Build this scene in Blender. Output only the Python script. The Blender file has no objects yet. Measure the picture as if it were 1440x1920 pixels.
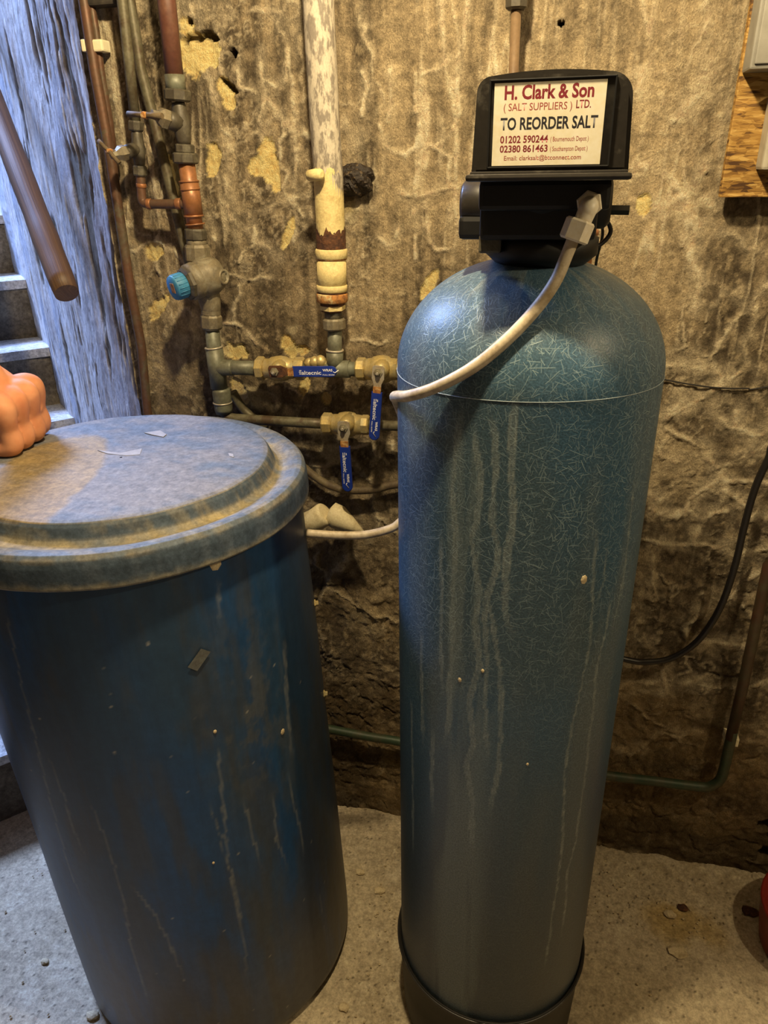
import bpy, bmesh, math, random
import numpy as np
from mathutils import Vector, Matrix

C = bpy.context.scene.collection
S = bpy.context.scene
random.seed(7)

# ------------------------------------------------------------------ camera
cam_data = bpy.data.cameras.new('camera')
cam_data.sensor_fit = 'VERTICAL'; cam_data.sensor_height = 36.0; cam_data.lens = 26.0
cam_data.clip_start = 0.02
cam = bpy.data.objects.new('camera', cam_data); C.objects.link(cam)
cx_, cy_, cz_ = (0.9729,0.2304,-0.0179), (-0.0829,0.4201,0.9037), (0.2158,-0.8777,0.4278)
mw = Matrix.Identity(4)
for i in range(3):
    mw[i][0] = cx_[i]; mw[i][1] = cy_[i]; mw[i][2] = cz_[i]
mw[0][3], mw[1][3], mw[2][3] = 0.0, -1.351, 1.51
cam.matrix_world = mw
S.camera = cam

# ------------------------------------------------------------------ world, daylight, exposure
world = bpy.data.worlds.new('world'); S.world = world; world.use_nodes = True
bg = world.node_tree.nodes['Background']
bg.inputs[0].default_value = (0.42, 0.55, 1.0, 1); bg.inputs[1].default_value = 0.4
S.view_settings.view_transform = 'Standard'; S.view_settings.look = 'None'
S.view_settings.gamma = 1.0; S.view_settings.use_curve_mapping = False
S.view_settings.exposure = 0.45

SD = Vector((-0.72, 0.69, 0)).normalized()      # up the stairs, along the painted side wall
SA = Vector((-SD.y, SD.x, 0))                   # across the stairs, away from that wall
SP = Vector((-0.858, 0, 0))                     # the corner
def st(s, a, z): return SP + SD * s + SA * a + Vector((0, 0, z))

dl = bpy.data.lights.new('doorway_daylight', 'AREA'); dl.shape = 'RECTANGLE'
dl.size = 0.9; dl.size_y = 0.8; dl.color = (0.37, 0.53, 1.0); dl.energy = 215
dlo = bpy.data.objects.new('doorway_daylight', dl); C.objects.link(dlo)
dlo.location = st(2.3, 0.62, 3.5)
dlo.rotation_euler = (-(SD) * 0.8 + Vector((0, 0, -0.75))).to_track_quat('-Z', 'Y').to_euler()

# ------------------------------------------------------------------ numpy noise
def _h(i, j, seed):
    n = (i.astype(np.int64) * 374761393 + j.astype(np.int64) * 668265263 + seed * 974634777) & 0xffffffff
    n = ((n ^ (n >> 13)) * 1274126177) & 0xffffffff
    return ((n ^ (n >> 16)) & 0xffff) / 65535.0
def vn(u, v, seed=0):
    i = np.floor(u); j = np.floor(v); a = u - i; b = v - j
    a = a * a * (3 - 2 * a); b = b * b * (3 - 2 * b)
    return ((_h(i, j, seed) * (1 - a) + _h(i + 1, j, seed) * a) * (1 - b)
            + (_h(i, j + 1, seed) * (1 - a) + _h(i + 1, j + 1, seed) * a) * b)
def fbm(u, v, o=4, seed=0, g=0.5):
    t = 0; amp = 1; s = 0
    for k in range(o):
        t = t + amp * vn(u * 2 ** k + 17.3 * k, v * 2 ** k + 5.1 * k, seed + k * 13); s += amp; amp *= g
    return t / s
def vor(u, v, seed=0):
    i = np.floor(u); j = np.floor(v)
    d1 = np.full(u.shape, 9.0); d2 = np.full(u.shape, 9.0); idc = np.zeros(u.shape)
    for a in (-1, 0, 1):
        for b in (-1, 0, 1):
            p = i + a + _h(i + a, j + b, seed); q = j + b + _h(i + a, j + b, seed + 91)
            d = np.hypot(p - u, q - v)
            c = _h(i + a, j + b, seed + 47)
            m = d < d1
            d2 = np.where(m, d1, np.minimum(d2, d)); idc = np.where(m, c, idc); d1 = np.where(m, d, d1)
    return d1, d2 - d1, idc
def ss(a, b, x):
    t = np.clip((x - a) / (b - a), 0, 1); return t * t * (3 - 2 * t)
def mixc(c, d, m):
    return c * (1 - m[..., None]) + np.asarray(d) * m[..., None]

# ------------------------------------------------------------------ materials
def nodes(name):
    m = bpy.data.materials.new(name); m.use_nodes = True
    nt = m.node_tree; b = nt.nodes['Principled BSDF']
    return m, nt, b
def nd(nt, t, ins=None, **kw):
    n = nt.nodes.new(t)
    for k, v in kw.items(): setattr(n, k, v)
    for k, v in (ins or {}).items():
        if isinstance(v, bpy.types.NodeSocket): nt.links.new(v, n.inputs[k])
        else: n.inputs[k].default_value = v
    return n
def ramp(nt, fac, stops):
    r = nt.nodes.new('ShaderNodeValToRGB'); nt.links.new(fac, r.inputs[0])
    e = r.color_ramp.elements
    while len(e) < len(stops): e.new(0.5)
    for k, (p, c) in enumerate(stops):
        e[k].position = p; e[k].color = (c if len(c) == 4 else (*c, 1)) if hasattr(c, '__len__') else (c, c, c, 1)
    return r.outputs[0]
def mixn(nt, fac, a, b, mode='MIX'):
    n = nt.nodes.new('ShaderNodeMix'); n.data_type = 'RGBA'; n.blend_type = mode
    for k, v in ((0, fac), (6, a), (7, b)):
        if isinstance(v, bpy.types.NodeSocket): nt.links.new(v, n.inputs[k])
        else: n.inputs[k].default_value = v if k == 0 else (*v[:3], 1)
    return n.outputs[2]
def grimy(name, base, dirt, rough=0.5, metal=0.0, scale=40, amt=(0.45, 0.65), bump=0.15, stretch=(1, 1, 1), third=None, spec=0.5):
    m, nt, b = nodes(name)
    tc = nd(nt, 'ShaderNodeTexCoord').outputs['Object']
    mp = nd(nt, 'ShaderNodeMapping', {0: tc, 3: stretch}).outputs[0]
    n1 = nd(nt, 'ShaderNodeTexNoise', {'Vector': mp, 'Scale': scale, 'Detail': 8, 'Roughness': 0.65}).outputs[0]
    f = ramp(nt, n1, [(amt[0], 0.0), (amt[1], 1.0)])
    col = mixn(nt, f, base, dirt)
    if third:
        n3 = nd(nt, 'ShaderNodeTexNoise', {'Vector': mp, 'Scale': scale * 0.45, 'Detail': 6, 'Roughness': 0.7, 'Distortion': 0.6}).outputs[0]
        col = mixn(nt, ramp(nt, n3, [(0.5, 0.0), (0.62, 1.0)]), col, third)
    n2 = nd(nt, 'ShaderNodeTexNoise', {'Vector': mp, 'Scale': scale * 6, 'Detail': 4}).outputs[0]
    col = mixn(nt, 0.35, col, ramp(nt, n2, [(0.3, 0.35), (0.7, 0.75)]), 'OVERLAY')
    nt.links.new(col, b.inputs['Base Color'])
    b.inputs['Roughness'].default_value = rough
    mt = nd(nt, 'ShaderNodeMath', {0: f, 1: -metal * 0.8}, operation='MULTIPLY').outputs[0]
    mt = nd(nt, 'ShaderNodeMath', {0: mt, 1: metal}, operation='ADD').outputs[0]
    nt.links.new(mt, b.inputs['Metallic'])
    b.inputs['Specular IOR Level'].default_value = spec
    bp = nd(nt, 'ShaderNodeBump', {'Height': n1, 'Strength': bump, 'Distance': 0.004})
    nt.links.new(bp.outputs[0], b.inputs['Normal'])
    return m
def plain(name, c, rough=0.5, metal=0.0, emit=None):
    m, nt, b = nodes(name)
    tc = nd(nt, 'ShaderNodeTexCoord').outputs['Object']
    n1 = nd(nt, 'ShaderNodeTexNoise', {'Vector': tc, 'Scale': 120, 'Detail': 4}).outputs[0]
    col = mixn(nt, 0.18, c, ramp(nt, n1, [(0.3, 0.2), (0.7, 0.8)]), 'OVERLAY')
    nt.links.new(col, b.inputs['Base Color'])
    b.inputs['Roughness'].default_value = rough; b.inputs['Metallic'].default_value = metal
    if emit:
        b.inputs['Emission Color'].default_value = (*emit[0], 1); b.inputs['Emission Strength'].default_value = emit[1]
    return m
def colmat(name, grain=(300, 300, 120), gamt=0.4, bump=0.5, bdist=0.003, rough=0.9, spec=0.25, hairs=False):
    """colour from the mesh's 'Col' attribute, fine grain on top"""
    m, nt, b = nodes(name)
    at = nd(nt, 'ShaderNodeAttribute', attribute_name='Col').outputs['Color']
    tc = nd(nt, 'ShaderNodeTexCoord').outputs['Object']
    mp = nd(nt, 'ShaderNodeMapping', {0: tc, 3: grain}).outputs[0]
    n1 = nd(nt, 'ShaderNodeTexNoise', {'Vector': mp, 'Scale': 1.0, 'Detail': 7, 'Roughness': 0.7}).outputs[0]
    n2 = nd(nt, 'ShaderNodeTexNoise', {'Vector': tc, 'Scale': 55, 'Detail': 8, 'Roughness': 0.72}).outputs[0]
    col = mixn(nt, gamt, at, ramp(nt, n1, [(0.32, 0.12), (0.68, 0.88)]), 'OVERLAY')
    col = mixn(nt, gamt, col, ramp(nt, n2, [(0.36, 0.2), (0.64, 0.8)]), 'OVERLAY')
    nt.links.new(col, b.inputs['Base Color'])
    b.inputs['Roughness'].default_value = rough; b.inputs['Specular IOR Level'].default_value = spec
    ad = nd(nt, 'ShaderNodeMath', {0: n1, 1: n2}, operation='ADD').outputs[0]
    bp = nd(nt, 'ShaderNodeBump', {'Height': ad, 'Strength': bump, 'Distance': bdist})
    nt.links.new(bp.outputs[0], b.inputs['Normal'])
    return m
def fibre_mat():
    m, nt, b = nodes('fibreglass_shell')
    at = nd(nt, 'ShaderNodeAttribute', attribute_name='Col').outputs['Color']
    uv = nd(nt, 'ShaderNodeUVMap', uv_map='uv').outputs[0]
    tot = None
    for k, (sc, ln, wd) in enumerate(((26, 0.40, 0.0065), (31, 0.38, 0.0075), (36, 0.40, 0.009), (42, 0.36, 0.010), (48, 0.40, 0.012), (55, 0.36, 0.013), (63, 0.38, 0.015), (72, 0.36, 0.017), (83, 0.36, 0.02), (95, 0.36, 0.022))):
        off = nd(nt, 'ShaderNodeVectorMath', {0: uv, 1: (0.37 * k + 0.11, 0.53 * k, 0)}, operation='ADD').outputs[0]
        v = nd(nt, 'ShaderNodeTexVoronoi', {'Vector': off, 'Scale': sc, 'Randomness': 1.0}, voronoi_dimensions='2D')
        loc = nd(nt, 'ShaderNodeVectorMath', {0: off, 1: v.outputs['Position']}, operation='SUBTRACT').outputs[0]
        loc = nd(nt, 'ShaderNodeVectorMath', {0: loc, 3: sc}, operation='SCALE').outputs[0]
        ang = nd(nt, 'ShaderNodeSeparateColor', {0: v.outputs['Color']})
        a = nd(nt, 'ShaderNodeMath', {0: ang.outputs[0], 1: 6.283}, operation='MULTIPLY').outputs[0]
        r = nd(nt, 'ShaderNodeVectorRotate', {'Vector': loc, 'Angle': a}, rotation_type='Z_AXIS').outputs[0]
        sx = nd(nt, 'ShaderNodeSeparateXYZ', {0: r})
        bend = nd(nt, 'ShaderNodeMath', {0: sx.outputs[0], 1: sx.outputs[0]}, operation='MULTIPLY').outputs[0]
        bend = nd(nt, 'ShaderNodeMath', {0: bend, 1: 0.05}, operation='MULTIPLY').outputs[0]
        yy = nd(nt, 'ShaderNodeMath', {0: sx.outputs[1], 1: bend}, operation='SUBTRACT').outputs[0]
        yy = nd(nt, 'ShaderNodeMath', {0: yy}, operation='ABSOLUTE').outputs[0]
        ln_ = nd(nt, 'ShaderNodeMapRange', {0: yy, 1: wd * .6, 2: wd * 2.2, 3: 1.0, 4: 0.0}).outputs[0]
        xx = nd(nt, 'ShaderNodeMath', {0: sx.outputs[0]}, operation='ABSOLUTE').outputs[0]
        cut = nd(nt, 'ShaderNodeMapRange', {0: xx, 1: ln, 2: ln * .85, 3: 0.0, 4: 1.0}).outputs[0]
        ln_ = nd(nt, 'ShaderNodeMath', {0: ln_, 1: cut}, operation='MULTIPLY').outputs[0]
        w = nd(nt, 'ShaderNodeMath', {0: ang.outputs[1], 1: 0.95}, operation='MULTIPLY').outputs[0]
        ln_ = nd(nt, 'ShaderNodeMath', {0: ln_, 1: w}, operation='MULTIPLY').outputs[0]
        tot = ln_ if tot is None else nd(nt, 'ShaderNodeMath', {0: tot, 1: ln_}, operation='MAXIMUM').outputs[0]
    big = nd(nt, 'ShaderNodeTexNoise', {'Vector': uv, 'Scale': 7, 'Detail': 3}).outputs[0]
    amt = nd(nt, 'ShaderNodeMapRange', {0: big, 1: 0.25, 2: 0.75, 3: 0.3, 4: 0.85}).outputs[0]
    fade = nd(nt, 'ShaderNodeAttribute', attribute_name='fibre').outputs['Fac']
    amt = nd(nt, 'ShaderNodeMath', {0: amt, 1: fade}, operation='MULTIPLY').outputs[0]
    f = nd(nt, 'ShaderNodeMath', {0: tot, 1: amt}, operation='MULTIPLY').outputs[0]
    f = nd(nt, 'ShaderNodeMath', {0: f, 1: 0.7}, operation='MULTIPLY').outputs[0]
    sp = nd(nt, 'ShaderNodeTexNoise', {'Vector': uv, 'Scale': 420, 'Detail': 2}).outputs[0]
    base = mixn(nt, 0.45, at, ramp(nt, sp, [(0.35, 0.2), (0.65, 0.8)]), 'OVERLAY')
    col = mixn(nt, f, base, (0.42, 0.55, 0.58))
    nt.links.new(col, b.inputs['Base Color'])
    b.inputs['Roughness'].default_value = 0.40
    b.inputs['Specular IOR Level'].default_value = 0.42
    hs = nd(nt, 'ShaderNodeMath', {0: tot, 1: sp}, operation='ADD').outputs[0]
    bp = nd(nt, 'ShaderNodeBump', {'Height': hs, 'Strength': 0.22, 'Distance': 0.001})
    nt.links.new(bp.outputs[0], b.inputs['Normal'])
    return m
def osb_mat():
    m, nt, b = nodes('strand_board')
    tc = nd(nt, 'ShaderNodeTexCoord').outputs['Object']
    col = None; h = None
    for k, (sc, an) in enumerate(((52, 0.25), (44, 1.0), (66, -0.6))):
        mp = nd(nt, 'ShaderNodeMapping', {0: tc, 2: (0, an, 0), 3: (1.0, 1.0, 4.5)}).outputs[0]
        v = nd(nt, 'ShaderNodeTexVoronoi', {'Vector': mp, 'Scale': sc}).outputs['Color']
        g = nd(nt, 'ShaderNodeSeparateColor', {0: v}).outputs[0]
        h = g if h is None else nd(nt, 'ShaderNodeMath', {0: h, 1: g}, operation='ADD').outputs[0]
    hh = nd(nt, 'ShaderNodeMath', {0: h, 1: 0.333}, operation='MULTIPLY').outputs[0]
    col = ramp(nt, hh, [(0.2, (0.07, 0.028, 0.005)), (0.38, (0.24, 0.12, 0.022)), (0.6, (0.40, 0.225, 0.05)), (0.85, (0.52, 0.33, 0.10))])
    nt.links.new(col, b.inputs['Base Color']); b.inputs['Roughness'].default_value = 0.7
    bp = nd(nt, 'ShaderNodeBump', {'Height': hh, 'Strength': 1.0, 'Distance': 0.006}); nt.links.new(bp.outputs[0], b.inputs['Normal'])
    return m
def wood_mat(name, a, bcol, axis_scale):
    m, nt, b = nodes(name)
    tc = nd(nt, 'ShaderNodeTexCoord').outputs['UV']
    mp = nd(nt, 'ShaderNodeMapping', {0: tc, 3: axis_scale}).outputs[0]
    n = nd(nt, 'ShaderNodeTexNoise', {'Vector': mp, 'Scale': 1, 'Detail': 8, 'Roughness': 0.6, 'Distortion': 1.2}).outputs[0]
    col = ramp(nt, n, [(0.3, a), (0.7, bcol)])
    nt.links.new(col, b.inputs['Base Color']); b.inputs['Roughness'].default_value = 0.5
    bp = nd(nt, 'ShaderNodeBump', {'Height': n, 'Strength': 0.3, 'Distance': 0.003}); nt.links.new(bp.outputs[0], b.inputs['Normal'])
    return m

M_ = {}
M_['wall'] = colmat('stained_plaster', (430, 430, 240), 0.46, 0.95, 0.006)
M_['paint'] = colmat('limewashed_plaster', (160, 160, 70), 0.3, 0.6, 0.004)
M_['floor'] = colmat('dusty_concrete', (200, 200, 200), 0.42, 0.5, 0.003)
M_['stone'] = colmat('stone_step', (90, 90, 90), 0.5, 0.7, 0.006)
M_['tank'] = colmat('blue_polyethylene', (60, 60, 8), 0.18, 0.08, 0.002, rough=0.42, spec=0.3)
M_['lid'] = colmat('dusty_blue_polyethylene', (160, 160, 160), 0.38, 0.2, 0.002, rough=0.62, spec=0.3)
M_['shell'] = fibre_mat()
M_['boot'] = grimy('black_rubber_base', (0.009, 0.008, 0.007), (0.022, 0.018, 0.012), 0.55, 0, 30, (0.5, 0.8), 0.05, spec=0.25)
M_['plain_wall'] = grimy('cellar_plaster', (0.15, 0.13, 0.10), (0.09, 0.075, 0.055), 0.9, 0, 6, (0.4, 0.65), 0.3)
M_['brown_pipe'] = grimy('red_brown_painted_copper', (0.105, 0.04, 0.026), (0.15, 0.075, 0.045), 0.45, 0.0, 30, (0.45, 0.75), 0.05, third=None)
M_['tarnish'] = grimy('tarnished_copper', (0.10, 0.085, 0.05), (0.16, 0.15, 0.10), 0.5, 0.35, 35, (0.4, 0.7), 0.08, third=(0.07, 0.045, 0.025))
M_['patina'] = grimy('grey_green_copper', (0.115, 0.11, 0.075), (0.18, 0.19, 0.14), 0.5, 0.3, 35, (0.4, 0.7), 0.08)
M_['copper'] = grimy('bright_copper', (0.33, 0.14, 0.055), (0.17, 0.075, 0.035), 0.42, 0.4, 30, (0.42, 0.7), 0.05)
M_['old_copper'] = grimy('brown_copper', (0.14, 0.07, 0.042), (0.075, 0.05, 0.03), 0.45, 0.35, 25, (0.4, 0.68), 0.08, third=(0.12, 0.11, 0.07))
M_['brass'] = grimy('aged_brass', (0.55, 0.42, 0.17), (0.30, 0.235, 0.12), 0.42, 0.55, 60, (0.42, 0.66), 0.12, third=(0.36, 0.31, 0.17))
M_['dull_brass'] = grimy('dull_brass', (0.19, 0.155, 0.095), (0.10, 0.085, 0.058), 0.58, 0.2, 60, (0.4, 0.66), 0.12, third=(0.24, 0.215, 0.15))
M_['bronze'] = grimy('dark_bronze', (0.085, 0.072, 0.05), (0.045, 0.038, 0.028), 0.5, 0.3, 40, (0.4, 0.68), 0.1, third=(0.13, 0.115, 0.08))
M_['white_pipe'] = grimy('flaking_white_paint', (0.47, 0.415, 0.325), (0.21, 0.18, 0.145), 0.75, 0, 60, (0.47, 0.56), 0.35, stretch=(1.6, 1.6, 0.6))
M_['cream_paint'] = grimy('cream_paint', (0.66, 0.53, 0.24), (0.48, 0.36, 0.15), 0.65, 0, 60, (0.5, 0.7), 0.45)
M_['rust'] = grimy('flaking_rust', (0.055, 0.022, 0.012), (0.18, 0.07, 0.022), 0.85, 0, 90, (0.45, 0.68), 0.8, third=(0.09, 0.035, 0.015))
M_['rust_orange'] = grimy('orange_rust', (0.45, 0.20, 0.05), (0.17, 0.065, 0.02), 0.8, 0, 110, (0.42, 0.64), 0.6, third=(0.55, 0.42, 0.2))
M_['steel'] = grimy('worn_plated_steel', (0.50, 0.45, 0.36), (0.3, 0.22, 0.12), 0.45, 0.5, 80, (0.45, 0.7), 0.1)
M_['blue_plastic'] = plain('blue_vinyl_sleeve', (0.012, 0.035, 0.27), 0.38)
M_['blue_cap'] = grimy('blue_plastic_cap', (0.03, 0.17, 0.33), (0.05, 0.22, 0.38), 0.55, 0, 60, (0.4, 0.7), 0.1)
M_['white_ink'] = plain('white_ink', (0.8, 0.8, 0.82), 0.6)
M_['black'] = grimy('black_plastic', (0.004, 0.004, 0.0045), (0.012, 0.011, 0.010), 0.5, 0, 20, (0.5, 0.8), 0.05)
M_['cover'] = grimy('scuffed_black_cover', (0.022, 0.019, 0.016), (0.10, 0.09, 0.075), 0.36, 0, 26, (0.56, 0.72), 0.08)
M_['window'] = grimy('smoked_panel', (0.012, 0.011, 0.010), (0.05, 0.045, 0.038), 0.3, 0, 18, (0.5, 0.8), 0.04)
M_['label'] = grimy('cream_label', (0.86, 0.80, 0.62), (0.80, 0.72, 0.52), 0.55, 0, 30, (0.4, 0.7), 0.03)
M_['maroon'] = plain('maroon_ink', (0.23, 0.018, 0.03), 0.6)
M_['dark_ink'] = plain('black_ink', (0.02, 0.018, 0.025), 0.6)
M_['red_ink'] = plain('red_ink', (0.36, 0.06, 0.055), 0.6)
M_['nylon'] = grimy('cream_nylon', (0.80, 0.72, 0.56), (0.66, 0.57, 0.42), 0.45, 0, 40, (0.45, 0.75), 0.03)
M_['tube'] = grimy('cream_tube', (0.50, 0.42, 0.30), (0.27, 0.20, 0.115), 0.5, 0, 34, (0.46, 0.68), 0.03)
M_['bright_tube'] = M_['tube']
M_['black_cable'] = plain('black_cable', (0.012, 0.010, 0.009), 0.4)
M_['hose'] = grimy('dirty_hose', (0.075, 0.052, 0.03), (0.14, 0.11, 0.06), 0.7, 0, 50, (0.42, 0.66), 0.3)
M_['green_pipe'] = grimy('green_tarnished_copper', (0.028, 0.05, 0.026), (0.06, 0.055, 0.028), 0.5, 0.15, 22, (0.42, 0.66), 0.08)
M_['conduit'] = grimy('brown_green_copper', (0.06, 0.026, 0.014), (0.045, 0.04, 0.02), 0.5, 0.15, 12, (0.42, 0.62), 0.08)
M_['white_plastic'] = plain('white_plastic', (0.80, 0.72, 0.48), 0.5)
M_['grey_box'] = grimy('grey_painted_steel', (0.25, 0.24, 0.21), (0.205, 0.195, 0.17), 0.42, 0, 8, (0.45, 0.6), 0.02)
M_['cream_box'] = grimy('cream_plastic', (0.36, 0.33, 0.26), (0.31, 0.28, 0.22), 0.45, 0, 8, (0.45, 0.6), 0.02)
M_['osb'] = osb_mat()
M_['rail'] = wood_mat('varnished_handrail', (0.055, 0.026, 0.014), (0.17, 0.095, 0.045), (30, 2.5, 1))
M_['joist'] = grimy('dark_timber', (0.02, 0.016, 0.012), (0.05, 0.04, 0.028), 0.8, 0, 30)
M_['rag'] = grimy('crumbly_black_mortar', (0.014, 0.008, 0.005), (0.15, 0.10, 0.05), 0.5, 0, 110, (0.56, 0.70), 1.0)
M_['lump'] = grimy('cream_duct', (0.62, 0.53, 0.33), (0.45, 0.36, 0.2), 0.6, 0, 50, (0.5, 0.72), 0.2)
M_['red'] = plain('red_plastic', (0.22, 0.018, 0.012), 0.4)
M_['pebble'] = grimy('chips', (0.62, 0.50, 0.31), (0.36, 0.28, 0.16), 0.9, 0, 60)
M_['tape'] = grimy('grey_tape', (0.14, 0.15, 0.14), (0.10, 0.10, 0.095), 0.6, 0, 60)
M_['paper'] = plain('torn_white_paper', (0.27, 0.27, 0.28), 0.8)
M_['thread'] = plain('pale_thread', (0.3, 0.36, 0.4), 0.6)
M_['handle'] = grimy('brown_handle', (0.13, 0.095, 0.055), (0.075, 0.055, 0.035), 0.7, 0.0, 60, spec=0.2)
M_['tan_pipe'] = grimy('tan_copper', (0.17, 0.11, 0.06), (0.12, 0.075, 0.042), 0.5, 0.1, 25)
M_['sleeve'] = plain('navy_cloth', (0.02, 0.025, 0.05), 0.9)

def skin_mat():
    m, nt, b = nodes('skin')
    tc = nd(nt, 'ShaderNodeTexCoord').outputs['Object']
    n1 = nd(nt, 'ShaderNodeTexNoise', {'Vector': tc, 'Scale': 26, 'Detail': 5}).outputs[0]
    col = ramp(nt, n1, [(0.35, (0.56, 0.21, 0.10)), (0.65, (0.68, 0.31, 0.16))])
    nt.links.new(col, b.inputs['Base Color']); b.inputs['Roughness'].default_value = 0.62
    b.inputs['Specular IOR Level'].default_value = 0.3
    b.inputs['Subsurface Weight'].default_value = 0.12; b.inputs['Subsurface Radius'].default_value = (0.012, 0.004, 0.002)
    b.inputs['Subsurface Scale'].default_value = 0.5
    n2 = nd(nt, 'ShaderNodeTexNoise', {'Vector': tc, 'Scale': 300, 'Detail': 3}).outputs[0]
    bp = nd(nt, 'ShaderNodeBump', {'Height': n2, 'Strength': 0.15, 'Distance': 0.001}); nt.links.new(bp.outputs[0], b.inputs['Normal'])
    return m
M_['skin'] = skin_mat()

# ------------------------------------------------------------------ object helpers
def origin_of(o):
    p = Vector((0, 0, 0))
    while o is not None:
        p += o.location; o = o.parent
    return p
def tag(o, label=None, cat=None, group=None, kind=None):
    if label: o['label'] = label
    if cat: o['category'] = cat
    if group: o['group'] = group
    if kind: o['kind'] = kind
    return o
def thing(name, loc, label, cat, group=None):
    o = bpy.data.objects.new(name, None); C.objects.link(o); o.location = loc; o.empty_display_size = 0.05
    return tag(o, label, cat, group)
def link(name, me, m, parent=None, base=None):
    """verts given in world space; moved into the frame of the parent (or of a base point)"""
    if parent is not None: off = origin_of(parent)
    elif base is not None: off = Vector(base)
    else:
        co = np.empty(len(me.vertices) * 3); me.vertices.foreach_get('co', co); co = co.reshape(-1, 3)
        off = Vector((float(co[:, 0].mean()), float(co[:, 1].mean()), float(co[:, 2].min())))
    me.transform(Matrix.Translation(-off))
    o = bpy.data.objects.new(name, me); C.objects.link(o)
    if parent is not None: o.parent = parent
    else: o.location = off
    if m is not None: me.materials.append(m)
    return o
def frame(d):
    d = Vector(d).normalized()
    u = d.cross(Vector((0, 0, 1)))
    if u.length < 0.05: u = d.cross(Vector((0, 1, 0)))
    u.normalize(); return d, u, u.cross(d).normalized()

class MB:
    def __init__(s): s.v = []; s.f = []; s.sm = []; s.uv = []
    def face(s, idx, sm=True): s.f.append(idx); s.sm.append(sm)
    def rev(s, p, d, prof, n=24, sm=True, phase=0.0, ell=1.0):
        """surface of revolution from p along d; prof = [(t, r)]; ends closed"""
        p = Vector(p); d, u, w = frame(d); b = len(s.v)
        for t, r in prof:
            for k in range(n):
                a = 2 * math.pi * (k + phase) / n
                s.v.append(p + d * t + u * (math.cos(a) * r) + w * (math.sin(a) * r * ell))
        m = len(prof)
        for i in range(m - 1):
            for k in range(n):
                k2 = (k + 1) % n
                s.face((b + i * n + k, b + i * n + k2, b + (i + 1) * n + k2, b + (i + 1) * n + k), sm)
        s.face(tuple(b + k for k in range(n))[::-1], False); s.face(tuple(b + (m - 1) * n + k for k in range(n)), False)
        return s
    def tube(s, pts, r, n=16, smooth=0, sm=True):
        pts = [Vector(p) for p in pts]
        rs = list(r) if hasattr(r, '__len__') else [r] * len(pts)
        if smooth:
            q = []; rq = []
            P = [pts[0] * 2 - pts[1]] + pts + [pts[-1] * 2 - pts[-2]]
            for i in range(1, len(P) - 2):
                for k in range(smooth):
                    t = k / smooth
                    q.append(0.5 * ((2 * P[i]) + (P[i + 1] - P[i - 1]) * t + (2 * P[i - 1] - 5 * P[i] + 4 * P[i + 1] - P[i + 2]) * t * t
                                    + (3 * P[i] - P[i - 1] - 3 * P[i + 1] + P[i + 2]) * t ** 3))
                    rq.append(rs[i - 1] * (1 - t) + rs[i] * t)
            q.append(pts[-1]); rq.append(rs[-1]); pts, rs = q, rq
        b = len(s.v); u = None
        for i, p in enumerate(pts):
            d = (pts[min(i + 1, len(pts) - 1)] - pts[max(i - 1, 0)]).normalized()
            if u is None: _, u, w = frame(d)
            u = (u - d * u.dot(d)).normalized(); w = d.cross(u)
            for k in range(n):
                a = 2 * math.pi * k / n
                s.v.append(p + u * (math.cos(a) * rs[i]) + w * (math.sin(a) * rs[i]))
        for i in range(len(pts) - 1):
            for k in range(n):
                k2 = (k + 1) % n
                s.face((b + i * n + k, b + i * n + k2, b + (i + 1) * n + k2, b + (i + 1) * n + k), sm)
        s.face(tuple(b + k for k in range(n))[::-1], False); s.face(tuple(b + (len(pts) - 1) * n + k for k in range(n)), False)
        return s
    def bm(s, bm_, mat=None, sm=False):
        b = len(s.v); bm_.verts.ensure_lookup_table(); bm_.verts.index_update()
        for v in bm_.verts: s.v.append((mat @ v.co) if mat is not None else v.co.copy())
        for f in bm_.faces: s.face(tuple(b + v.index for v in f.verts), sm)
        bm_.free(); return s
    def box(s, c, size, bev=0.0, rot=None, seg=2):
        m = bmesh.new(); bmesh.ops.create_cube(m, size=1.0)
        for v in m.verts: v.co = Vector((v.co.x * size[0], v.co.y * size[1], v.co.z * size[2]))
        if bev: bmesh.ops.bevel(m, geom=m.edges[:], offset=bev, segments=seg, affect='EDGES', profile=0.6)
        X = Matrix.Translation(Vector(c)) @ (rot.to_4x4() if rot is not None else Matrix.Identity(4))
        return s.bm(m, X)
    def prism(s, outline, o, ux, uy, depth, bev=0.0):
        """outline in (ux, uy) about o, pushed out along ux x uy"""
        o, ux, uy = Vector(o), Vector(ux), Vector(uy); w = ux.cross(uy).normalized()
        m = bmesh.new()
        vs = [m.verts.new(o + ux * x + uy * y) for x, y in outline]
        f = m.faces.new(vs)
        r = bmesh.ops.extrude_face_region(m, geom=[f])
        for v in [g for g in r['geom'] if isinstance(g, bmesh.types.BMVert)]: v.co += w * depth
        bmesh.ops.recalc_face_normals(m, faces=m.faces[:])
        if bev:
            ed = [e for e in m.edges if abs((e.verts[0].co - e.verts[1].co).normalized().dot(w)) < 0.5]
            bmesh.ops.bevel(m, geom=ed, offset=bev, segments=2, affect='EDGES')
        return s.bm(m)
    def mesh(s, name):
        me = bpy.data.meshes.new(name); me.from_pydata([tuple(v) for v in s.v], [], s.f)
        me.polygons.foreach_set('use_smooth', s.sm); me.update(); return me
    def build(s, name, m, parent=None, base=None): return link(name, s.mesh(name), m, parent, base)

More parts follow.
